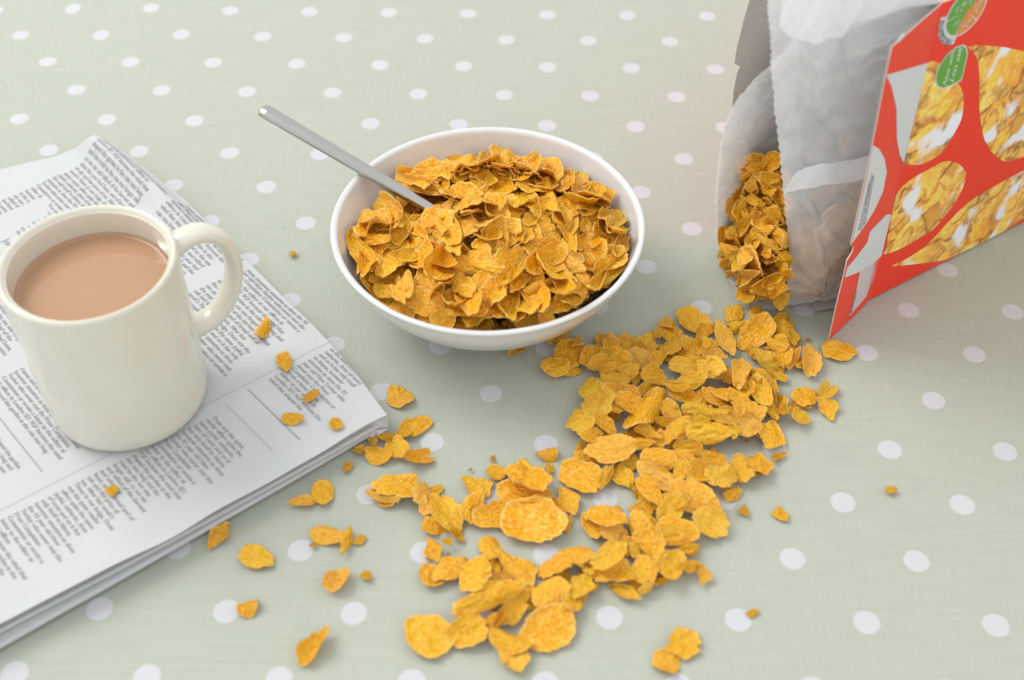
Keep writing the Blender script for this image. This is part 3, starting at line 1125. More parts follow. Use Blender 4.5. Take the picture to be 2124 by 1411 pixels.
LONE = [
    (A_(330, 270, 130, 70, -20, 'A'), 'oval corn flake half hidden under the right side of the bowl'),
    (A_(90, 350, 110, 60, -10, 'B'), 'ragged corn flake peeping out below the front of the bowl'),
    (A_(1965, 360, 180, 100, 5, 'A'), 'oval corn flake on its own beside the pointed tip of the red box flap'),
    (A_(265, 950, 110, 80, 0, 'D'), 'small arched corn flake on a dot, left of the main drift'),
    (A_(275, 1040, 60, 50, 20, 'C'), 'tiny triangular flake chip just below the small arched flake'),
    (A_(1740, 670, 110, 50, 10, 'B'), 'thin pale flake tucked under the round cupped one right of the drift'),
    (A_(1765, 620, 130, 100, 10, 'A'), 'round cupped corn flake right of the drift'),
    (A_(1885, 600, 100, 80, -20, 'B'), 'pale ragged corn flake farthest right in the small group beside the drift'),
    (A_(1890, 700, 120, 110, 50, 'C'), 'pointed yellow corn flake at the lower right of the small group beside the drift'),
    (A_(1650, 700, 100, 50, 0, 'B'), 'short flake piece at the lower left of the small group beside the drift'),
    (A_(1735, 740, 100, 70, 35, 'A'), 'small orange flake bean at the bottom of the small group beside the drift'),
    (A_(1610, 970, 90, 40, -15, 'C'), 'thin flake sliver lying on a dot at the right edge of the drift'),
    (A_(1410, 1285, 60, 50, 0, 'C'), 'small jagged flake crumb right of the drift, next to a triangular crumb'),
    (A_(1625, 1310, 90, 60, 30, 'C'), 'small triangular flake crumb alone right of the drift'),
    (B_(750, 140, 35, 22, 90, 'C'), 'tiny upright crumb above the left clump of flakes'),
    (B_(1840, 725, 95, 60, 5, 'A'), 'small oval flake with a hollow centre right of the frontmost heap'),
    (B_(1905, 785, 90, 80, 60, 'C'), 'small orange flake touching the hollow oval one right of the frontmost heap'),
    (B_(1705, 1260, 140, 110, 20, 'B'), 'lower of two joined corn flakes alone near the bottom right'),
    (B_(1800, 1160, 170, 150, 0, 'B'), 'upper of two joined corn flakes alone near the bottom right'),
    (C_(1370, 650, 160, 120, 5, 'A'), 'round cupped corn flake on the cloth right of the newspaper corner'),
    (C_(1025, 1120, 80, 50, -40, 'C'), 'small flake chip on the cloth just in front of the newspaper corner'),
    (C_(740, 1350, 200, 70, -5, 'C'), 'flat pale triangular corn flake in front of the newspaper edge'),
    (C_(865, 1295, 140, 130, 50, 'A'), 'rounded corn flake beside the flat pale triangle near the newspaper edge'),
    (D_(175, 430, 200, 110, -50, 'C'), 'pointed corn flake sticking out from under the newspaper edge'),
    (D_(435, 580, 215, 135, 8, 'A'), 'single yellow oval corn flake on the cloth in front of the newspaper'),
    (D_(1130, 450, 90, 60, -20, 'B'), 'small curled flake at the right end of a three flake row'),
    (D_(910, 420, 195, 110, 5, 'A'), 'smooth oval flake at the left end of a three flake row'),
    (D_(1040, 450, 170, 90, -65, 'B'), 'upright pale flake in the middle of a three flake row'),
    (D_(820, 495, 60, 30, -10, 'C'), 'tiny pale crumb next to a dot, left of a three flake row'),
    (D_(990, 735, 180, 110, -40, 'D'), 'curled orange corn flake like a bean on the open cloth'),
    (D_(1178, 700, 80, 50, 10, 'E'), 'tiny round crumb just right of the curled bean shaped flake'),
    (D_(375, 910, 140, 100, -20, 'D'), 'small rolled corn flake lying right of a dot near the lower left'),
    (D_(825, 1180, 280, 110, -55, 'D'), 'long twisted corn flake standing alone near the bottom edge'),
    ((1849, 1016, 22, 14, 0, 'E'), 'tiny pale crumb alone on the cloth at the far right'),
    ((1562, 1271, 24, 14, -20, 'C'), 'tiny crumb at the edge of a dot near the lower right'),
    ((607, 526, 13, 10, 0, 'E'), 'tiniest crumb on the cloth between the mug and the bowl'),
]
ONPAPER = [
    (C_(465, 190, 130, 80, -50, 'D'), 'crumpled pale flake on the newspaper right of the mug handle'),
    (C_(608, 418, 110, 85, 70, 'A'), 'rounded orange flake in the white gap between newspaper columns'),
    (C_(790, 650, 110, 50, -30, 'A'), 'small tadpole shaped flake on the newspaper text'),
    (C_(670, 795, 130, 70, -10, 'A'), 'half moon flake on the end of the black rule of the newspaper'),
    (C_(950, 835, 85, 65, 20, 'A'), 'small square flake on the blank margin near the newspaper corner'),
    ((232, 1017, 24, 19, 0, 'E'), 'small round crumb on the newspaper text in front of the mug'),
]

SHAPE = {'A': 'smooth oval', 'B': 'ragged', 'C': 'pointed', 'D': 'curled', 'E': 'nub like'}


def describe(e, lab, lst):
    xs = sorted(q[0] for q in lst)
    ys = sorted(q[1] for q in lst)
    n = len(lst)
    size = 'large ' if e[2] > 72 else 'tiny ' if e[2] < 34 else ''
    if n > 20:
        v_ = 'upper' if e[1] < ys[n // 3] else 'lower' if e[1] > ys[2 * n // 3] else 'middle'
        h_ = 'left' if e[0] < xs[n // 3] else 'right' if e[0] > xs[2 * n // 3] else 'centre'
        return '%s%s corn flake, %s %s of %s' % (size, SHAPE[e[5]], v_, h_, lab)
    h_ = 'left' if e[0] < xs[n // 2] else 'right'
    return '%s%s corn flake at the %s of %s' % (size, SHAPE[e[5]], h_, lab)


hm = HMap(.02, .75, -.56, -.05, .0010, lambda X, Y: X * 0 + 0.0)
# spoon of realism: the bowl foot and the newspaper front edge also carry height
under = Pile()
for _ in range(95):
    src_ = RF.choice(BAGPILE + DRIFT + DRIFT + FRONTCL + LEFTCL)
    e = (src_[0] + RF.gauss(0, 13), src_[1] + RF.gauss(0, 10), RF.uniform(32, 56), RF.uniform(22, 40), RF.uniform(-90, 90), RF.choice('ABBC'))
    me, V, F, M, c = settle(hm, *e, tilt=.12)
    under.add(V, F, M, c)
for _ in range(46):
    src_ = RF.choice(BAGPILE + DRIFT + FRONTCL + LEFTCL)
    e = (src_[0] + RF.gauss(0, 24), src_[1] + RF.gauss(0, 19), RF.uniform(5, 11), RF.uniform(4, 8), RF.uniform(-90, 90), RF.choice('BCE'))
    me, V, F, M, c = settle(hm, *e, tilt=.05)
    under.add(V, F, M, c)
uo = under.build('corn_flake_fragments')
uo['kind'] = 'stuff'
for lst, lab, grp in (
        (BAGPILE, 'the loose spill before the bag mouth', 'corn flakes spilled before the bag mouth'),
        (DRIFT, 'the dense drift right of the bowl', 'corn flakes in the dense central drift'),
        (LEFTCL, 'the clump in front of the bowl', 'corn flakes in the clump before the bowl'),
        (FRONTCL, 'the frontmost heap', 'corn flakes in the frontmost heap'),
        (CORNER, 'the cluster by the newspaper corner', 'corn flakes clustered by the newspaper corner')):
    for e in lst:
        me, V, F, M, c = settle(hm, *e, tilt=.15)
        tag(add_flake(me, M, c), describe(e, lab, lst), 'corn flake', grp)
for e, lab in LONE:
    me, V, F, M, c = settle(hm, *e, tilt=.06)
    tag(add_flake(me, M, c), lab, 'corn flake', 'single corn flakes scattered on the cloth')
hp = HMap(-.1, .35, -.56, -.05, .0010, lambda X, Y: X * 0 + .0137)
hp.cap = .03
for e, lab in ONPAPER:
    me, V, F, M, c = settle(hp, *e, tilt=.06)
    tag(add_flake(me, M, c), lab, 'corn flake', 'corn flakes scattered on the newspaper')


# ---- heap in the bowl
def bowl_in(r):
    return np.interp(r, [0, .028, .044, .056, .067, .0745, .0785, .0805], [.007, .0085, .0125, .0205, .031, .0435, .0535, .059]) * BH / .0605


def mound(X, Y):
    dx, dy = X - BC[0], Y - BC[1]
    r = np.sqrt(dx * dx + dy * dy) / .075
    h = .0480 + ZB + .0138 * np.clip(1 - r * r, 0, 1) - .0012 * dy / .07 + .0025 * np.cos(dx * 70) * np.cos(dy * 60 + 1)
    h = h + .0025 * np.clip((-dy - .035) / .03, 0, 1)
    dl = np.exp(-(((dx + .052) / .016) ** 2 + ((dy + .030) / .016) ** 2))
    h = h - .010 * dl
    # hollow where the spoon goes in
    ex, ey = X - sa[0], Y - sa[1]
    al = ex * ax[0] + ey * ax[1]
    pe = -ex * ax[1] + ey * ax[0]
    ln = math.hypot(ax[0], ax[1])
    h = h - .011 * np.exp(-(pe / ln / .011) ** 2) * np.clip((al + .004) / .008, 0, 1)
    return h


hb = HMap(BC[0] - .1, BC[0] + .1, BC[1] - .1, BC[1] + .1, .0010, lambda X, Y: np.maximum(mound(X, Y) - .0065, 0))
hb.cap = lambda q: mound(q[:, 0], q[:, 1]) + .0015
pile = Pile()
RF.seed(77)


def inside_bowl(M, V, c):
    q = V @ M.T + c
    r = np.hypot(q[:, 0] - BC[0], q[:, 1] - BC[1])
    return np.all((bowl_in(np.minimum(r, .0786)) < q[:, 2] + .0008) & (r < .0778))


def place_bowl(e, tilt, target, tries=1):
    for _ in range(tries):
        me, V, F, M, c = settle_dry(hb, *e, tilt=tilt)
        # pull flakes that stick in the wall towards the centre of the bowl
        for k in range(14):
            q = V @ M.T + c
            r = np.hypot(q[:, 0] - BC[0], q[:, 1] - BC[1])
            bad = (r > .0790) | (q[:, 2] < bowl_in(np.minimum(r, .0805)) - .0003)
            if not bad.any():
                break
            if k == 6 and target == 'fill':
                return None
            dirn = np.array([BC[0] - c[0], BC[1] - c[1], 0.0])
            c = c + nrm(dirn) * .0012 + np.array([0, 0, .0005])
        for k in range(12):
            q = V @ M.T + c - sa
            al = np.clip(q @ ax, 0, .06)
            dd_ = np.linalg.norm(q - al[:, None] * ax, axis=1)
            if dd_.min() > .0045:
                break
            c = c - np.array([0, 0, .0013])
        q = V @ M.T + c
        q[:, 2] = np.minimum(q[:, 2], hb.cap(q))
        hb.put(q)
        return me, V, F, M, c


def settle_dry(hm_, *e, tilt):
    H0 = hm_.H.copy()
    r = settle(hm_, *e, tilt=tilt, maxs=.85, pct=84)
    hm_.H = H0
    return r


for k in range(420):
    # deep layer so that no gap shows the empty bowl
    a = RF.uniform(0, 2 * math.pi)
    rr = .066 * math.sqrt(RF.random())
    c = np.array([BC[0] + rr * math.cos(a), BC[1] + rr * math.sin(a), 0.0])
    c[2] = mound(c[0], c[1]) - RF.uniform(.009, .015)
    if c[2] < bowl_in(rr) + .002:
        continue
    me, V, F = RF.choice(PROTO[RF.choice('ABBC')])
    n = nrm([RF.gauss(0, .35), RF.gauss(0, .35), 1])
    a_ = nrm(np.cross(n, [RF.gauss(0, 1), RF.gauss(0, 1), RF.gauss(0, 1)]))
    l = RF.uniform(.012, .020)
    M = np.stack([a_ * l, np.cross(n, a_) * l * .8, n * .013], 1)
    q = V @ M.T + c
    r_ = np.hypot(q[:, 0] - BC[0], q[:, 1] - BC[1])
    if (q[:, 2] < bowl_in(np.minimum(r_, .08))).any():
        continue
    pile.add(V, F, M, c)
for k in range(1300):
    a = RF.uniform(0, 2 * math.pi)
    rr = .0755 * math.sqrt(RF.random())
    w = np.array([BC[0] + rr * math.cos(a), BC[1] + rr * math.sin(a)])
    if mound(w[0], w[1]) - .0065 + .003 < bowl_in(rr):
        continue
    x, y = J([w[0], w[1], float(mound(w[0], w[1]) - .006)])[0]
    zc = hb.get(np.array([[w[0], w[1], 0]]))[0]
    if zc > mound(w[0], w[1]) - .0015:
        continue
    e = (x, y, RF.uniform(45, 85), RF.uniform(30, 60), RF.uniform(-90, 90), RF.choice('ABBBCD'))
    r0_ = place_bowl(e, .45, 'fill')
    if r0_ is None:
        continue
    me, V, F, M, c = r0_
    pile.add(V, F, M, c)

BOWLTOP = conv([
    (1870, 610, 120, 70, 0, 'C'), (1790, 550, 150, 90, 30, 'B'), (1240, 335, 90, 80, 60, 'A'), (1010, 400, 140, 110, 60, 'B'), (1030, 330, 240, 60, 0, 'A'), (1130, 370, 200, 100, 20, 'B'),
    (820, 420, 150, 100, -10, 'B'), (940, 450, 150, 80, -20, 'B'), (1330, 390, 110, 90, 0, 'B'), (1420, 400, 120, 80, 20, 'C'), (1540, 430, 130, 100, 20, 'B'), (1660, 500, 130, 80, -10, 'B'),
    (1170, 470, 200, 100, 5, 'A'), (1330, 470, 220, 120, -28, 'B'), (1480, 500, 160, 60, 5, 'A'), (1560, 560, 200, 80, 60, 'D'), (1110, 550, 190, 90, 5, 'B'), (1210, 510, 150, 60, 40, 'C'),
    (900, 500, 230, 80, 18, 'B'), (1750, 600, 130, 80, 30, 'B'), (1650, 590, 140, 120, -20, 'A'), (1400, 560, 140, 120, 60, 'C'), (1510, 610, 140, 90, 10, 'A'), (1310, 610, 200, 130, 10, 'B'),
    (690, 590, 170, 100, -5, 'A'), (790, 640, 150, 120, 20, 'B'), (690, 690, 230, 90, -20, 'B'), (600, 775, 210, 50, 5, 'A'), (700, 750, 130, 70, 20, 'B'), (880, 720, 150, 80, 30, 'B'),
    (1000, 640, 190, 70, -35, 'C'), (1830, 690, 150, 90, 20, 'B'), (1750, 680, 120, 80, -30, 'C'), (1880, 740, 120, 70, 80, 'B'), (1490, 690, 150, 110, 10, 'B'), (1600, 690, 150, 90, -70, 'A'),
    (1640, 720, 130, 60, -60, 'D'), (1080, 700, 220, 110, -10, 'B'), (940, 770, 120, 110, 20, 'B'), (1050, 780, 160, 90, 40, 'C'), (1400, 730, 130, 90, 50, 'B'), (1290, 750, 240, 150, -30, 'B'),
    (1740, 810, 180, 110, 10, 'B'), (1815, 790, 150, 80, 5, 'A'), (1935, 800, 140, 60, -80, 'B'), (590, 850, 190, 90, 50, 'B'), (860, 850, 130, 60, -10, 'A'), (740, 840, 220, 170, -50, 'B'),
    (1490, 770, 160, 110, -30, 'B'), (1560, 810, 120, 110, 30, 'B'), (980, 870, 220, 100, 0, 'D'), (1190, 900, 250, 100, 5, 'B'), (1320, 840, 130, 75, 60, 'A'), (1380, 830, 80, 60, 0, 'A'),
    (740, 970, 180, 60, 5, 'A'), (725, 1020, 110, 60, 10, 'A'), (790, 920, 100, 70, 60, 'C'), (1650, 870, 150, 120, 30, 'B'), (1820, 880, 230, 110, -10, 'A'), (1370, 915, 240, 90, -48, 'B'),
    (1450, 940, 140, 90, 20, 'B'), (1590, 950, 190, 100, 50, 'B'), (1040, 950, 100, 70, 50, 'C'), (1110, 1000, 140, 100, 50, 'B'), (950, 980, 170, 160, 10, 'B'), (1680, 1000, 150, 110, 0, 'B'),
    (1820, 970, 230, 70, -38, 'A'), (1500, 990, 190, 70, -20, 'D'), (1480, 1060, 150, 110, 40, 'B'), (1610, 1070, 230, 90, -18, 'B'), (830, 1040, 160, 110, 30, 'B'), (930, 1090, 180, 130, 20, 'B'),
    (1430, 1110, 140, 90, -10, 'B'), (1290, 1080, 240, 190, -10, 'B'), (1110, 1100, 230, 170, 10, 'C')], 2.4136, 500, 180)
for e in BOWLTOP:
    e = (e[0], e[1], e[2] * .97, e[3] * .97, e[4], e[5])
    me, V, F, M, c = place_bowl(e, .22, None)
    tag(add_flake(me, M, c), describe(e, 'the heap in the white bowl', BOWLTOP), 'corn flake', 'corn flakes heaped in the bowl')
o = pile.build('corn_flake_heap')
o['kind'] = 'stuff'

# ---------------------------------------------------------------- cereal box
BO = P(1805, 622)[:2]
BU = np.array([.832, .554])
BU = BU / np.linalg.norm(BU)
BN = np.array([-BU[1], BU[0]])
U3, N3, Z3 = np.append(BU, 0), np.append(BN, 0), np.array([0, 0, 1.])
B0 = np.append(BO, 0)


def bx(u, n, z):
    return B0 + U3 * u + N3 * n + Z3 * z


def on_panel(x, y, n=0.0):
    return hit(x, y, B0 + N3 * n, N3)


DEP, HT, LEN = .0765, .192, .29
FOLD = [on_panel(1805, 622), on_panel(1956, 0)]
FOLD[0][2] = .0003
fd = (FOLD[1] - FOLD[0]) / (FOLD[1][2] - FOLD[0][2])
FOLD_TOP = FOLD[0] + fd * HT
TIP = P(1720, 707, .0006)
FN = nrm(np.cross(FOLD[1] - FOLD[0], TIP - FOLD[0]))
if FN @ (CAM - FOLD[0]) < 0:
    FN = -FN
PN = -N3 if (-N3) @ (CAM - B0) > 0 else N3


def on_flap(x, y):
    return hit(x, y, FOLD[0], FN)


box = empty('cereal_box', (B0[0], B0[1], 0))
tag(box, 'torn open red cereal box lying on its narrow side', 'cereal box')


def slab(mb_, pts, n, th, m_top=0, m_back=1, m_edge=2, flip=False):
    """flat board: pts on the outer face, thickness th behind it"""
    pts = [np.asarray(p, float) for p in pts]
    if np.dot(np.cross(pts[1] - pts[0], pts[2] - pts[0]), n) < 0:
        pass
    k = len(pts)
    # orientation by area vector
    av = sum(np.cross(pts[i], pts[(i + 1) % k]) for i in range(k))
    if np.dot(av, n) < 0:
        pts = pts[::-1]
    back = [p - n * th for p in pts]
    mb_.add(pts, [tuple(range(k))], m_top)
    mb_.add(back, [tuple(reversed(range(k)))], m_back)
    mb_.add(pts + back, [(i, i + k, (i + 1) % k + k, (i + 1) % k) for i in range(k)], m_edge)


def inpoly(x, y, poly):
    c = np.zeros(x.shape, bool)
    j = len(poly) - 1
    for i in range(len(poly)):
        xi, yi = poly[i]
        xj, yj = poly[j]
        with np.errstate(divide='ignore', invalid='ignore'):
            c ^= ((yi > y) != (yj > y)) & (x < (xj - xi) * (y - yi) / (yj - yi + 1e-12) + xi)
        j = i
    return c


# ---- painter for the printed cereal picture, in panel coordinates (u, z)
rp = random.Random(21)
PF = []
for i in range(420):
    PF.append((rp.uniform(-.03, .30), rp.uniform(-.01, .20), rp.uniform(.009, .020), rp.uniform(.45, .85), rp.uniform(0, 3.14), rp.random(), rp.uniform(0, 6.28), i))


def cereal_pic(u, z):
    n = len(u)
    col = np.tile(np.array([.74, .36, .05]), (n, 1))
    nz = np.array([fbm(a * 60, b * 60, 2, 4) for a, b in zip(u, z)])
    nf = np.array([fbm(a * 320, b * 320, 4, 4) for a, b in zip(u, z)])
    col -= np.clip(nz, 0, 1)[:, None] * .2
    # loosely covered: milk shows in patches
    for (cu_, cz_, r_, asp, an, rd, ph, k) in PF:
        dx, dz = u - cu_, z - cz_
        m = (np.abs(dx) < r_ * 1.5) & (np.abs(dz) < r_ * 1.5)
        if not m.any():
            continue
        ca, sa_ = math.cos(an), math.sin(an)
        a = (dx[m] * ca + dz[m] * sa_) / r_
        b = (-dx[m] * sa_ + dz[m] * ca) / (r_ * asp)
        t = np.arctan2(b, a)
        rad = 1 + .14 * np.cos(3 * t + ph) + .09 * np.cos(5 * t + ph * 2) + .25 * nz[m]
        q = np.sqrt(a * a + b * b) / rad
        ins = q < 1
        sh = 1.02 + .26 * np.sin(a * 2.2 + ph) + .14 * b + .35 * nf[m] + .3 * nz[m]
        edge = np.clip((q - .86) / .14, 0, 1)
        base = np.array([.93, .38, .02]) * (1 - rd) + np.array([.96, .55, .10]) * rd
        c = base[None] * sh[:, None]
        c += np.clip(nf[m] * 1.3, 0, 1)[:, None] * np.array([.2, .16, .1]) * .7
        c = c * (1 - .35 * edge[:, None]) + edge[:, None] * np.array([.45, .17, .02]) * .35
        sel = np.where(m)[0][ins]
        col[sel] = c[ins]
        # printed contact dark under the flake
        halo = (q >= 1) & (q < 1.16) & (b < 0.2)
        sel2 = np.where(m)[0][halo]
        col[sel2] *= np.array([.62, .48, .34])
    mk = np.array([fbm(a * 55, b * 42, 9, 3) for a, b in zip(u, z)])
    mk = np.clip((mk - .20) / .30, 0, 1)[:, None] ** 1.5
    col = col * (1 - mk) + np.array([.84, .86, .88]) * mk
    return np.clip(col, .02, .94)


front = MB()
panel_pts = [FOLD[0], FOLD_TOP, bx(LEN, 0, HT), bx(LEN, 0, .0003)]
slab(front, panel_pts, PN, .0006, 0, 1, 2)


def uz(p):
    d_ = np.asarray(p) - B0
    return (d_ @ U3, d_[2])


pics = [
    # shapes traced on the panel: centre-left, upper right, lower left, lower right
    [(1917, 163), (1926, 129), (1949, 132), (1968, 150), (1985, 170), (1994, 185), (1998, 205), (1996, 238), (1987, 262), (1971, 290), (1958, 310), (1942, 325), (1913, 340), (1888, 342), (1875, 338), (1877, 330)],
    [(2008, 97), (2030, 94), (2052, 95), (2094, 100), (2160, 118), (2220, 150), (2300, 215), (2280, 260), (2200, 300), (2124, 325), (2090, 335), (2071, 328), (2052, 309), (2039, 280), (2031, 225), (2031, 161), (2026, 122)],
    [(1853, 424), (1862, 398), (1881, 379), (1900, 365), (1923, 353), (1955, 336), (1975, 335), (1990, 341), (2000, 352), (2003, 362), (1997, 389), (1985, 412), (1971, 434), (1942, 469), (1921, 486), (1900, 498), (1865, 517), (1834, 527), (1838, 510)],
    [(1847, 553), (1891, 530), (1929, 501), (1968, 459), (2007, 421), (2052, 392), (2124, 353), (2200, 320), (2300, 300), (2300, 345), (2200, 406), (2124, 452), (2090, 475), (2040, 502), (1987, 527), (1955, 540), (1897, 548)],
]


def pic_mesh(poly_px, h=.0008):
    poly = cr([uz(on_panel(x, y)) for x, y in poly_px] + [uz(on_panel(*poly_px[0]))], len(poly_px) * 5)[:-1]
    u0, z0 = poly.min(0) - h
    u1, z1 = poly.max(0) + h
    nu, nz_ = int((u1 - u0) / h) + 2, int((z1 - z0) / h) + 2
    U, Z = np.meshgrid(u0 + np.arange(nu) * h, z0 + np.arange(nz_) * h, indexing='ij')
    U, Z = U.ravel(), Z.ravel()
    ins = inpoly(U, Z, poly)
    cells, used = [], {}
    for i in range(nu - 1):
        for j in range(nz_ - 1):
            q = (i * nz_ + j, (i + 1) * nz_ + j, (i + 1) * nz_ + j + 1, i * nz_ + j + 1)
            if ins[list(q)].any():
                cells.append(q)
                for k in q:
                    used[k] = 1
    P0, P1 = poly, np.roll(poly, -1, 0)
    for k in used:
        if not ins[k]:
            p = np.array([U[k], Z[k]])
            d_ = P1 - P0
            t = np.clip(((p - P0) * d_).sum(1) / ((d_ ** 2).sum(1) + 1e-15), 0, 1)
            pr = P0 + d_ * t[:, None]
            b_ = np.argmin(((pr - p) ** 2).sum(1))
            U[k], Z[k] = pr[b_]
    ks = sorted(used)
    mp = {k: i for i, k in enumerate(ks)}
    return U[ks], Z[ks], [tuple(mp[k] for k in q) for q in cells]


pic_cols = []
for poly in pics:
    U, Z, F = pic_mesh(poly)
    c = cereal_pic(U, Z)
    nv = len(front.v)
    verts = [bx(a, 0, b) + PN * .00012 for a, b in zip(U, Z)]
    if PN @ np.cross(U3, Z3) < 0:
        F = [tuple(reversed(q)) for q in F]
    front.add(verts, F, 3)
    pic_cols.append((nv, c))


def flat_poly(mb_, pts_px, plane, n, off, m, smoothn=0):
    p = [plane(x, y) for x, y in pts_px]
    if smoothn:
        p = list(cr(p + [p[0]], smoothn * len(p))[:-1])
    k = len(p)
    av = sum(np.cross(p[i] - p[0], p[(i + 1) % k] - p[0]) for i in range(k))
    if av @ n < 0:
        p = p[::-1]
    mb_.add([q + n * off for q in p], [tuple(range(k))], m)


fp = front.build('front_panel', [M_RED, M_BOARD, M_EDGE, M_PIC, M_WHITE], box, smooth=False)
ca = fp.data.attributes.new('pic', 'FLOAT_COLOR', 'POINT')
arr = np.ones((len(fp.data.vertices), 4), np.float32)
for nv, c in pic_cols:
    arr[nv:nv + len(c), :3] = c
ca.data.foreach_set('color', arr.ravel())


# lettering helper: maps text onto a plane by pixel anchor points
def letter(mb_, body, p0, p1, upx, plane, n, off, m, hpx=None, fit=True, space=1.0):
    """text runs from pixel p0 to p1 on the plane; upx = pixel point roughly above p0 (cap height)"""
    vs, fs = text_mesh(body, 1.0, space=space)
    if not len(vs):
        return
    w = vs[:, 0].max() - min(0, vs[:, 0].min())
    A0, A1, Au = plane(*p0), plane(*p1), plane(*upx)
    du, dv = (A1 - A0) / w, (Au - A0) / .72
    out = [A0 + du * x + dv * y + n * off for x, y, _ in vs]
    if np.dot(np.cross(du, dv), n) < 0:
        fs = [tuple(reversed(q)) for q in fs]
    mb_.add(out, fs, m)


# green leaf shaped badge
bd = MB()
leaf = [(1997, 92), (2004, 96), (2007, 111), (2000, 143), (1993.6, 167), (1972, 178), (1953, 185), (1943, 181), (1939, 168), (1941, 152), (1951, 130), (1964, 112.5), (1980.5, 98)]
cen = np.mean(leaf, 0)
flat_poly(bd, leaf, on_panel, PN, .0002, 0)
flat_poly(bd, [tuple(cen + (np.array(q) - cen) * .93) for q in leaf], on_panel, PN, .00032, 1)
letter(bd, 'Now with', (1961, 178), (1979, 105), (1954, 172), on_panel, PN, .00045, 2)
letter(bd, 'Less salt', (1975, 171), (1995, 99), (1967, 166), on_panel, PN, .00045, 2)
bo = bd.build('green_badge', [M_WHITE, M_GREEN, M_INKW], fp, smooth=False)

# nutrition wheel
wh = MB()
wc = on_panel(2003.5, 23)
wr = np.linalg.norm(on_panel(1982, 74) - wc)
e_u, e_z = U3, Z3


def wpt(a, r):
    return wc + e_u * math.cos(a) * r + e_z * math.sin(a) * r


def wang(x, y):
    d_ = on_panel(x, y) - wc
    return math.atan2(d_[2], d_ @ U3)


def disc(r, off, m, a0=0, a1=2 * math.pi, r0=0.0, gap=0):
    k = 48
    an = np.linspace(a0, a1, k)
    pts = [wpt(a, r) + PN * off for a in an]
    inn = [wpt(a, r0) + PN * off for a in an] if r0 > 0 else [wc + PN * off]
    if r0 > 0:
        fs = [(i, i + 1, k + i + 1, k + i) for i in range(k - 1)]
    else:
        fs = [(i, i + 1, k) for i in range(k - 1)]
    v0 = np.cross(pts[1] - pts[0], inn[0] - pts[0])
    if v0 @ PN < 0:
        fs = [tuple(reversed(q)) for q in fs]
    wh.add(pts + inn, fs, m)


aa = [wang(1970, 41), wang(1981, 72), wang(2021, 38), wang(2024, 0), wang(2003, 0)]
aa = [a % (2 * math.pi) for a in aa]
a_left, a_bot, a_r, a_ur, a_up = aa
s0 = a_left
seq = []
for a in (a_bot, a_r, a_ur, a_up):
    while a < s0:
        a += 2 * math.pi
    seq.append(a)
ang_ccw = sorted(seq)
disc(wr * 1.36, .00018, 0, a_left - .25, a_bot % (2 * math.pi) + .12 if a_bot > a_left else a_bot + 2 * math.pi + .12, wr * .9)
disc(wr * 1.05, .00022, 0)
bounds = [s0] + ang_ccw + [s0 + 2 * math.pi]
cols = [1, 2, 2, 1, 1]
for i in range(5):
    disc(wr * .97, .00032, cols[i], bounds[i] + .03, bounds[i + 1] - .03)
letter(wh, 'cal', (1977, 56), (1983, 46), (1974, 53.5), on_panel, PN, .00045, 3)
letter(wh, '173', (1984, 55), (1991, 40), (1980, 53), on_panel, PN, .00045, 3)
letter(wh, 'fat', (1983, 26), (1988, 13), (1979.5, 24), on_panel, PN, .00045, 3)
letter(wh, '2.4g', (1993, 25), (2001, 3), (1988.5, 22.5), on_panel, PN, .00045, 3)
letter(wh, 'sat', (2010, 10), (2014, -4), (2006, 8), on_panel, PN, .00045, 3)
letter(wh, 'salt', (2018, 25), (2025, 9), (2015, 22), on_panel, PN, .00045, 3)
letter(wh, '0.39g', (2025, 26), (2036, -2), (2021, 24), on_panel, PN, .00045, 3)
letter(wh, 'sugar', (1993, 64), (2001, 44), (1990, 62), on_panel, PN, .00045, 3)
letter(wh, '9.0g', (2005, 57), (2012, 38), (2000, 55), on_panel, PN, .00045, 3)
# small curved wording in the white scoop
for word, rr_, sz in (('A 30g serving contains', 1.24, .0030), ('of the recommended intake', 1.12, .0024)):
    a1_, a0_ = bounds[0] - .12, bounds[1] + .02
    for i, ch in enumerate(word):
        if ch == ' ':
            continue
        vs, fs = text_mesh(ch, sz)
        if not len(vs):
            continue
        a = a0_ + (a1_ - a0_) * (i + .5) / len(word)
        rad = nrm(wpt(a, 1) - wc)
        tg = nrm(wpt(a - .01, 1) - wpt(a, 1))
        c = wpt(a, wr * rr_)
        out = [c + tg * x + rad * y + PN * .00035 for x, y, _ in vs]
        if np.dot(np.cross(tg, rad), PN) < 0:
            fs = [tuple(reversed(q)) for q in fs]
        wh.add(out, fs, 4)
wh.build('nutrition_wheel', [M_WHITE, M_GREEN, M_ORANGE, M_INKW, M_INK], fp, smooth=False)

# top flap of the front panel, bent out at the fold
flp = MB()
outline = [(1956, 0), (1999, -160), (1980, -80), (1955, -8), (1851, 97), (1838, 155), (1810, 300), (1796, 369), (1765, 511), (1770, 515), (1768, 524), (1756, 540), (1739, 617), (1720, 707), (1801, 625), (1805, 622)]
ol = [on_flap(x, y) for x, y in [(1851, 97), (1838, 155), (1810, 300), (1796, 369), (1765, 508), (1771, 514), (1767, 525), (1757, 541), (1751, 570), (1739, 617), (1719, 707), (1760, 668), (1801, 626)]]
ol += [FOLD[0], FOLD_TOP]
slab(flp, ol, FN, .0006, 0, 1, 2)
flat_poly(flp, [(1838, 156), (1849, 180), (1859, 225), (1860, 290), (1866, 322), (1875, 339), (1902, 228), (1916, 165), (1925, 130)], on_flap, FN, .00012, 3)
flat_poly(flp, [(1810, 301), (1823, 309), (1834, 328), (1839, 356), (1831, 398), (1813, 437), (1791, 472), (1766, 506), (1797, 369)], on_flap, FN, .00012, 3)
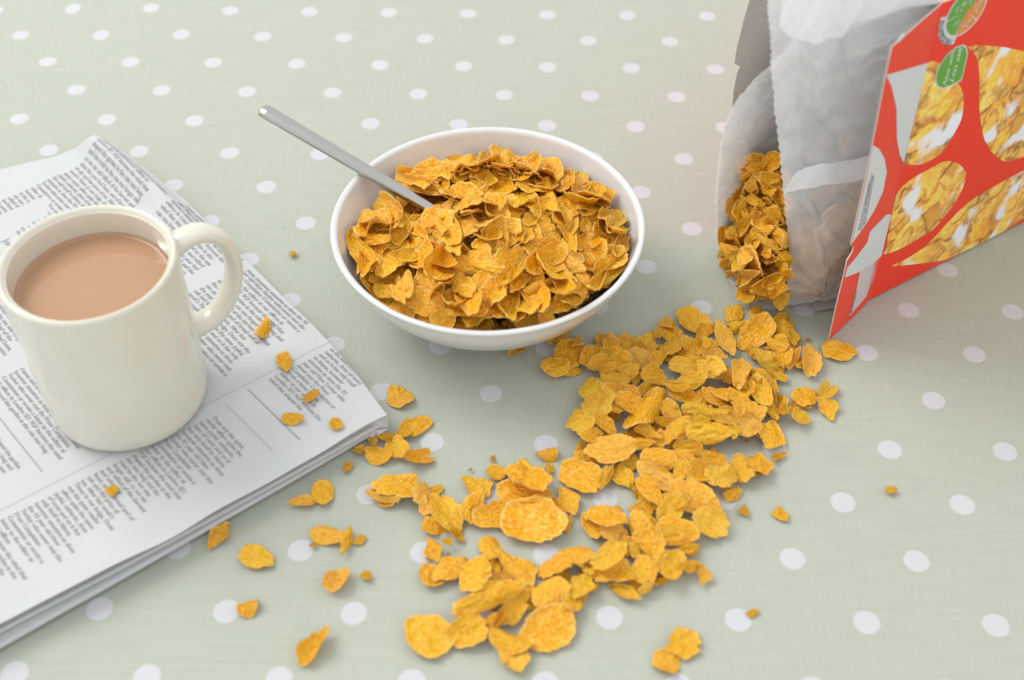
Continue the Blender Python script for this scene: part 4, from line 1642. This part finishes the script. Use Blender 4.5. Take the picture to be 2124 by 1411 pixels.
flat_poly(flp, [(1849, 445), (1838, 445), (1827, 457), (1804, 480.5), (1799, 502), (1777, 532), (1756.5, 556), (1752, 576), (1783, 564), (1815, 543), (1829, 530)], on_flap, FN, .00012, 3)
flat_poly(flp, [(1783, 564), (1776.6, 596), (1761, 656.6), (1797, 614.5), (1815, 543)], on_flap, FN, .00014, 4)
for k, (xa, ya, xb, yb, tx) in enumerate([
        (1782, 478, 1805, 378, 'ENJOY AS PART OF A BALANCED DIET'), (1787, 478, 1810, 362, 'STORE IN A COOL DRY PLACE AND ONCE'),
        (1793, 470, 1813, 366, 'OPENED KEEP THE INNER BAG CLOSED'), (1766, 650, 1778, 604, 'BEST BEFORE SEE TOP')]):
    letter(flp, tx, (xa, ya), (xb, yb), (xa - 3.2, ya - 1.5), on_flap, FN, .00028, 5)
for k in range(4):
    letter(flp, 'Corn flakes of toasted maize with added vitamins', (1800 + k * 3.2, 607 - k * 8), (1811 + k * 3.2, 560 - k * 8), (1798.6 + k * 3.2, 606 - k * 8), on_flap, FN, .00028, 6)
flp.build('top_flap', [M_RED, M_BOARD, M_EDGE, M_WHITE, M_BLUSH, M_INK, M_INKW], box, smooth=False)

# torn white tab
tt = MB()
slab(tt, [on_flap(1862, 88), on_flap(1875, 70), on_flap(1879, 73), on_flap(1866, 90)], FN, .0006, 0, 0, 0)
tt.build('torn_tab', [M_WHITE], box, smooth=False)

# back panel with its ragged flap, seen from the inside
bk = MB()
slab(bk, [bx(0, DEP, .0003), bx(0, DEP, HT), bx(LEN, DEP, HT), bx(LEN, DEP, .0003)], N3, .0006, 0, 1, 2)
bk.build('back_panel', [M_RED, M_BOARD, M_EDGE], box, smooth=False)
bf = MB()
bfn = lambda x, y: hit(x, y, bx(0, DEP, 0), nrm(N3 + U3 * .12))
bpn = nrm(N3 + U3 * .12)
edge = [(1487, 492), (1488, 400), (1490, 380), (1497, 300), (1503, 262), (1517, 232), (1520, 190), (1527, 150), (1534, 137), (1522, 131), (1527, 96), (1540, 45), (1555, -8), (1580, -90)]
po = [bfn(x, y) for x, y in edge]
po = [bx(0.0005, DEP, .0006)] + [p if p[2] > .0005 else np.array([p[0], p[1], .0005]) for p in po] + [bx(0.0005, DEP, po[-1][2])]
slab(bf, po, bpn, .0006, 0, 1, 2)
bf.build('back_flap', [M_RED, M_BOARD, M_EDGE], box, smooth=False)
# narrow sides: one on the table, one on top, and the far end
ns_ = MB()
slab(ns_, [bx(0, .0007, .0004), bx(LEN, .0007, .0004), bx(LEN, DEP - .0007, .0004), bx(0, DEP - .0007, .0004)], -Z3, .0006, 0, 1, 2)
ns_.build('bottom_side', [M_RED, M_BOARD, M_EDGE], box, smooth=False)
ns_ = MB()
slab(ns_, [FOLD_TOP + N3 * .0007, bx(LEN, .0007, HT), bx(LEN, DEP - .0007, HT), bx(0, DEP - .0007, HT)], Z3, .0006, 0, 1, 2)
ns_.build('top_side', [M_RED, M_BOARD, M_EDGE], box, smooth=False)
ns_ = MB()
slab(ns_, [bx(LEN + .0003, .0, .001), bx(LEN + .0003, DEP, .001), bx(LEN + .0003, DEP, HT), bx(LEN + .0003, .0, HT)], U3, .0006, 0, 1, 2)
ns_.build('end_side', [M_RED, M_BOARD, M_EDGE], box, smooth=False)
ns_ = MB()
slab(ns_, [bx(-.001, .004, .0012), bx(-.001, DEP - .012, .0012), P(1688, 644, .0012), P(1733, 637, .0012)], Z3, .0006, 1, 0, 2)
ns_.build('bottom_flap', [M_RED, M_BOARD, M_EDGE], box, smooth=False)

# ---------------------------------------------------------------- inner bag


def pn(x, y, n):
    return on_panel(x, y, n)


lip = [pn(1600, -170, .040), pn(1598, -60, .038), pn(1598, 0, .036), pn(1597, 65, .034), pn(1598, 130, .032), pn(1607, 215, .029), pn(1617, 300, .027), pn(1621, 370, .025),
       pn(1627, 430, .024), pn(1635, 500, .022), pn(1633, 560, .0215), pn(1626, 605, .021), P(1619, 634, .0030), P(1612, 640, .0012),
       P(1590, 641, .0012), P(1562, 634, .0012), P(1535, 612, .0012), P(1510, 578, .0016), P(1495, 540, .0030), P(1486, 500, .0080),
       pn(1486, 460, .0725), pn(1485, 415, .0730), pn(1487, 370, .0725), pn(1491, 330, .0715), pn(1497, 296, .0705), pn(1505, 262, .070), pn(1520, 222, .069), pn(1543, 187, .067), pn(1570, 158, .064),
       pn(1600, 130, .060), pn(1640, 80, .056), pn(1680, 0, .054), pn(1700, -100, .052)]
inn = []
for i, p in enumerate(lip):
    if i < 13:
        z = max(.003, p[2] * (.185 / lip[0][2]) ** (1 if i < 3 else .9))
        z = min(z, .188)
        q = bx(.03, .0025, z)
    elif i < 20:
        t = (i - 13) / 6
        q = bx(.03, .006 + .062 * t, .0022)
    else:
        q = bx(.03, .0735, min(.186, max(.006, p[2])))
    inn.append(q)
lip, inn = np.array(lip), np.array(inn)
NA, NB_ = 300, 90
lipc, innc = cr(lip, NA), cr(inn, NA)
CREASE = [(1660, 150, 1910, 15, .0035, 13), (1690, 165, 1850, 95, .0028, 9), (1671, 95, 1666, 330, .0022, 5), (1680, 150, 1712, 232, .0026, 6), (1625, 262, 1700, 268, .0016, 4),
          (1838, 150, 1815, 300, .0020, 8), (1700, 560, 1668, 400, .0022, 8), (1610, 60, 1640, 140, .002, 8)]


def crease(px, py):
    r = 0.0
    for x0, y0, x1, y1, a_, w_ in CREASE:
        dx, dy = x1 - x0, y1 - y0
        t = ((px - x0) * dx + (py - y0) * dy) / (dx * dx + dy * dy)
        tc_ = max(0.0, min(1.0, t))
        d_ = math.hypot(px - x0 - tc_ * dx, py - y0 - tc_ * dy)
        if d_ < 5 * w_:
            r += a_ * (math.exp(-d_ / w_) - .5 * math.exp(-(d_ / w_ - 2.4) ** 2)) * (.35 + .65 * math.sin(math.pi * tc_))
    return r


bag = []
for b in range(NB_):
    t = b / (NB_ - 1)
    for a in range(NA):
        p0, p1 = lipc[a], innc[a]
        q = p0 * (1 - t) + p1 * t
        s_ = a / NA * 14
        fr_ = sm(0, .12, t)
        # front sheet bulges outward over the cereal
        wfront = 1.0 if a < NA * .38 else 0.0
        z = q[2]
        bulge = math.sin(math.pi * min(1, t)) * (.011 * math.exp(-((z - .05) / .045) ** 2)) * sm(NA * .42, NA * .34, a)
        q = q + PN * bulge
        # crumples: large soft folds plus sharper creases
        amp = .0032 * (0.35 + .65 * sm(0, .15, t)) * (1 - .6 * sm(.75, 1, t))
        big = fbm(s_ * .55 + t * 1.0, t * 1.8 - s_ * .3, 1.7, 2)
        rid = max(0, 1 - abs(fbm(s_ * 1.2 - t * 2.5, t * 2.2 + s_ * .5, 6.1, 2)) * 4.5) ** 2
        fol = max(0, 1 - abs(fbm(s_ * 1.9 + t * 5, t * .6, 12.3, 2)) * 4.5) ** 2
        dd = amp * (big * 1.7 + .6 * rid + .5 * fol)
        up_ = sm(.10, .17, q[2])
        dd += up_ * .006 * fbm(s_ * .5 + t * .8, t * 1.6 - s_ * .7, 20.2, 2)
        lipw = .0006 * fbm(s_ * 6, t * 3, 3.3, 2)
        if a < NA * .38 and b > 0:
            pj_ = J(q)[0]
            dd += crease(pj_[0], pj_[1])
        dirn = PN if a < NA * .38 else (Z3 * .25 if a < NA * .6 else PN * .8)
        q = q + dirn * (dd + lipw)
        # serrated cut edge
        if b == 0:
            q = q + nrm(p0 - p1) * (.0005 if a % 2 else -.0003)
        if q[2] < .0009:
            q[2] = .0009 + .0002 * (b % 2)
        # keep inside the panel
        dn_ = (q - B0) @ N3
        du_ = (q - B0) @ U3
        if du_ > -.002 and dn_ < .0016:
            q = q + N3 * (.0016 - dn_)
        if du_ > -.004 and dn_ > DEP - .0015:
            q = q - N3 * (dn_ - DEP + .0015)
        if q[2] > .1895 and du_ > 0:
            q[2] = .1895
        bag.append(q)
bagobj = add('liner_bag', mesh('liner_bag', bag, grid_faces(NB_, NA), M_FILM))
tag(bagobj, 'crinkled translucent white inner bag gaping open out of the red box', 'bag')
# opaque seal strip across the front sheet
BG = np.array(bag).reshape(NB_, NA, 3)


def bag_near(x, y):
    """grid index on the front sheet that projects nearest to a pixel"""
    sub = BG[:, :int(NA * .38)].reshape(-1, 3)
    pj = J(sub)
    k = np.argmin((pj[:, 0] - x) ** 2 + (pj[:, 1] - y) ** 2)
    return sub[k]


st = []
topl = cr([(1622, 392, 0), (1640, 362, 0), (1662, 346, 0), (1700, 336, 0), (1750, 330, 0), (1812, 318, 0)], 30)
botl = cr([(1624, 397, 0), (1650, 391, 0), (1680, 386, 0), (1710, 381, 0), (1755, 375, 0), (1806, 368, 0)], 30)
for k in range(30):
    a_, b_ = topl[k], botl[k]
    for t in np.linspace(0, 1, 6):
        q = a_ * (1 - t) + b_ * t
        st.append(bag_near(q[0], q[1]) + PN * .0014)
st = np.array(st).reshape(30, 6, 3)
for _ in range(2):
    st[1:-1] = (st[:-2] + st[1:-1] * 2 + st[2:]) / 4
add('seal_strip', mesh('seal_strip', st.reshape(-1, 3), grid_faces(30, 6), M_STRIP), bagobj)

# upper part of the bag folded back over itself
cu_t = cr([(1597, -90, .036), (1640, -100, .030), (1700, -110, .024), (1780, -110, .018), (1870, -105, .012), (1960, -95, .006)], 60)
cu_b = cr([(1599, 20, .034), (1608, 52, .032), (1634, 70, .030), (1668, 79, .027), (1702, 77, .024), (1728, 66, .021), (1762, 44, .018), (1820, 22, .014), (1890, 6, .010), (1956, -8, .005)], 60)
cv = []
for i in range(24):
    t = i / 23
    for k in range(60):
        e_ = cu_t[k] * (1 - t) + cu_b[k] * t
        q = on_panel(e_[0], e_[1], e_[2])
        off = .0075 - .003 * t ** 4 + .0016 * fbm(k * .09, t * 2.2, 4.4, 2) + .0012 * math.sin(k * .55 + t * 2) * t
        cv.append(q + PN * off)
add('folded_cuff', mesh('folded_cuff', cv, grid_faces(24, 60), M_FILM), bagobj)

# ---- flakes pouring from the bag
RF.seed(5)
MP = [P(1560, 628, .004), pn(1508, 490, .066), pn(1600, 330, .050)]
mn = nrm(np.cross(MP[1] - MP[0], MP[2] - MP[0]))
if mn @ (CAM - MP[0]) < 0:
    mn = -mn
MOUTH = conv([
    (460, 200, 150, 120, -60, 'A'), (420, 320, 190, 80, 5, 'A'), (320, 390, 150, 80, 75, 'B'), (430, 440, 150, 90, 50, 'B'), (520, 450, 130, 90, 60, 'B'), (320, 500, 140, 70, 40, 'B'),
    (210, 590, 220, 80, -75, 'B'), (300, 600, 130, 90, 0, 'C'), (160, 760, 110, 90, 0, 'B'), (230, 700, 120, 90, -60, 'B'), (400, 640, 190, 150, 60, 'B'), (490, 620, 150, 80, 50, 'B'),
    (540, 560, 110, 90, 60, 'C'), (330, 740, 210, 150, -40, 'B'), (130, 900, 210, 110, 50, 'B'), (200, 960, 150, 110, 70, 'B'), (400, 890, 130, 90, 60, 'B'), (540, 960, 120, 110, 10, 'B'),
    (290, 860, 270, 100, -60, 'A'), (430, 840, 220, 80, 45, 'B'), (500, 790, 160, 80, 60, 'A'), (555, 800, 150, 70, 80, 'A'), (310, 980, 250, 130, 55, 'A'), (400, 940, 210, 80, 10, 'B'),
    (560, 1060, 120, 80, 30, 'B'), (230, 1130, 210, 120, -10, 'B'), (370, 1200, 140, 80, 5, 'A'), (430, 1110, 240, 80, -25, 'D'), (500, 1200, 170, 90, -40, 'B'), (270, 1255, 110, 70, -10, 'A')], 3.714, 1480, 280)
pile2 = Pile()
_fs = BG[:, :int(NA * .40)].reshape(-1, 3) - B0
SU, SN_, SZ = _fs @ U3, _fs @ N3, _fs[:, 2]
for k in range(-110, 260):
    # filler inside the bag: behind the mouth surface, and behind the front sheet
    if k < 70:
        x, y = RF.uniform(1500, 1625), RF.uniform(330, 630)
        if x < 1500 + (500 - y) * .30 and y < 500:
            continue
        c0 = MP[0] - mn * RF.uniform(.003, .012)
        c = hit(x, y, c0, mn)
    else:
        u_ = RF.uniform(-.048, .012)
        n_ = RF.uniform(.010, .064)
        zmax = .066 + .35 * u_ + .02 * (n_ / .07)
        z_ = RF.uniform(.004, max(.01, zmax))
        c = bx(u_, n_, z_)
        if (c - MP[0]) @ mn > -.004:
            continue
        kk = np.argmin((SU - u_) ** 2 + (SZ - z_) ** 2)
        if n_ < SN_[kk] + .011:
            continue
        if k < 210:
            # lean against the front sheet
            z_ = RF.uniform(.006, max(.02, .080 + .5 * u_))
            kk = np.argmin((SU - u_) ** 2 + (SZ - z_) ** 2)
            c = bx(u_, SN_[kk] + RF.uniform(.0050, .008) + (.002 if u_ < -.028 else 0), z_)
    me, V, F = RF.choice(PROTO[RF.choice('ABBC')])
    g_ = .14 if k >= 70 else .45
    n = nrm(PN * .8 + mn * (.5 if k < 70 else .1) + np.array([RF.gauss(0, g_), RF.gauss(0, g_), RF.gauss(0, g_)]))
    x, y = J(c)[0]
    l = RF.uniform(.010, .019)
    a = nrm(np.cross(n, [RF.gauss(0, 1), RF.gauss(0, 1), RF.gauss(0, 1)]))
    b = np.cross(n, a)
    M = np.stack([a * l, b * l * RF.uniform(.6, .9), n * .013], 1)
    q = V @ M.T + c
    if q[:, 2].min() < .0015:
        c = c + Z3 * (.0015 - q[:, 2].min())
    pile2.add(V, F, M, c)
o = pile2.build('corn_flake_mass')
o['kind'] = 'stuff'
for i, e in enumerate(MOUTH):
    px, py, l, w, a, k = e
    c = hit(px, py, MP[0] + mn * (-.002 + .005 * (i / len(MOUTH)) + RF.uniform(-.0015, .0015)), mn)
    n = nrm(mn + np.array([RF.gauss(0, .28), RF.gauss(0, .28), RF.gauss(0, .28)]))
    me, V, F = RF.choice(PROTO[k])
    M = frame(px, py, l, w, a, c, n, k)
    q = V @ M.T + c
    if q[:, 2].min() < .001:
        c = c + Z3 * (.001 - q[:, 2].min())
    tag(add_flake(me, M, c), describe(e, 'the flakes in the bag mouth', MOUTH), 'corn flake', 'corn flakes pouring from the bag')
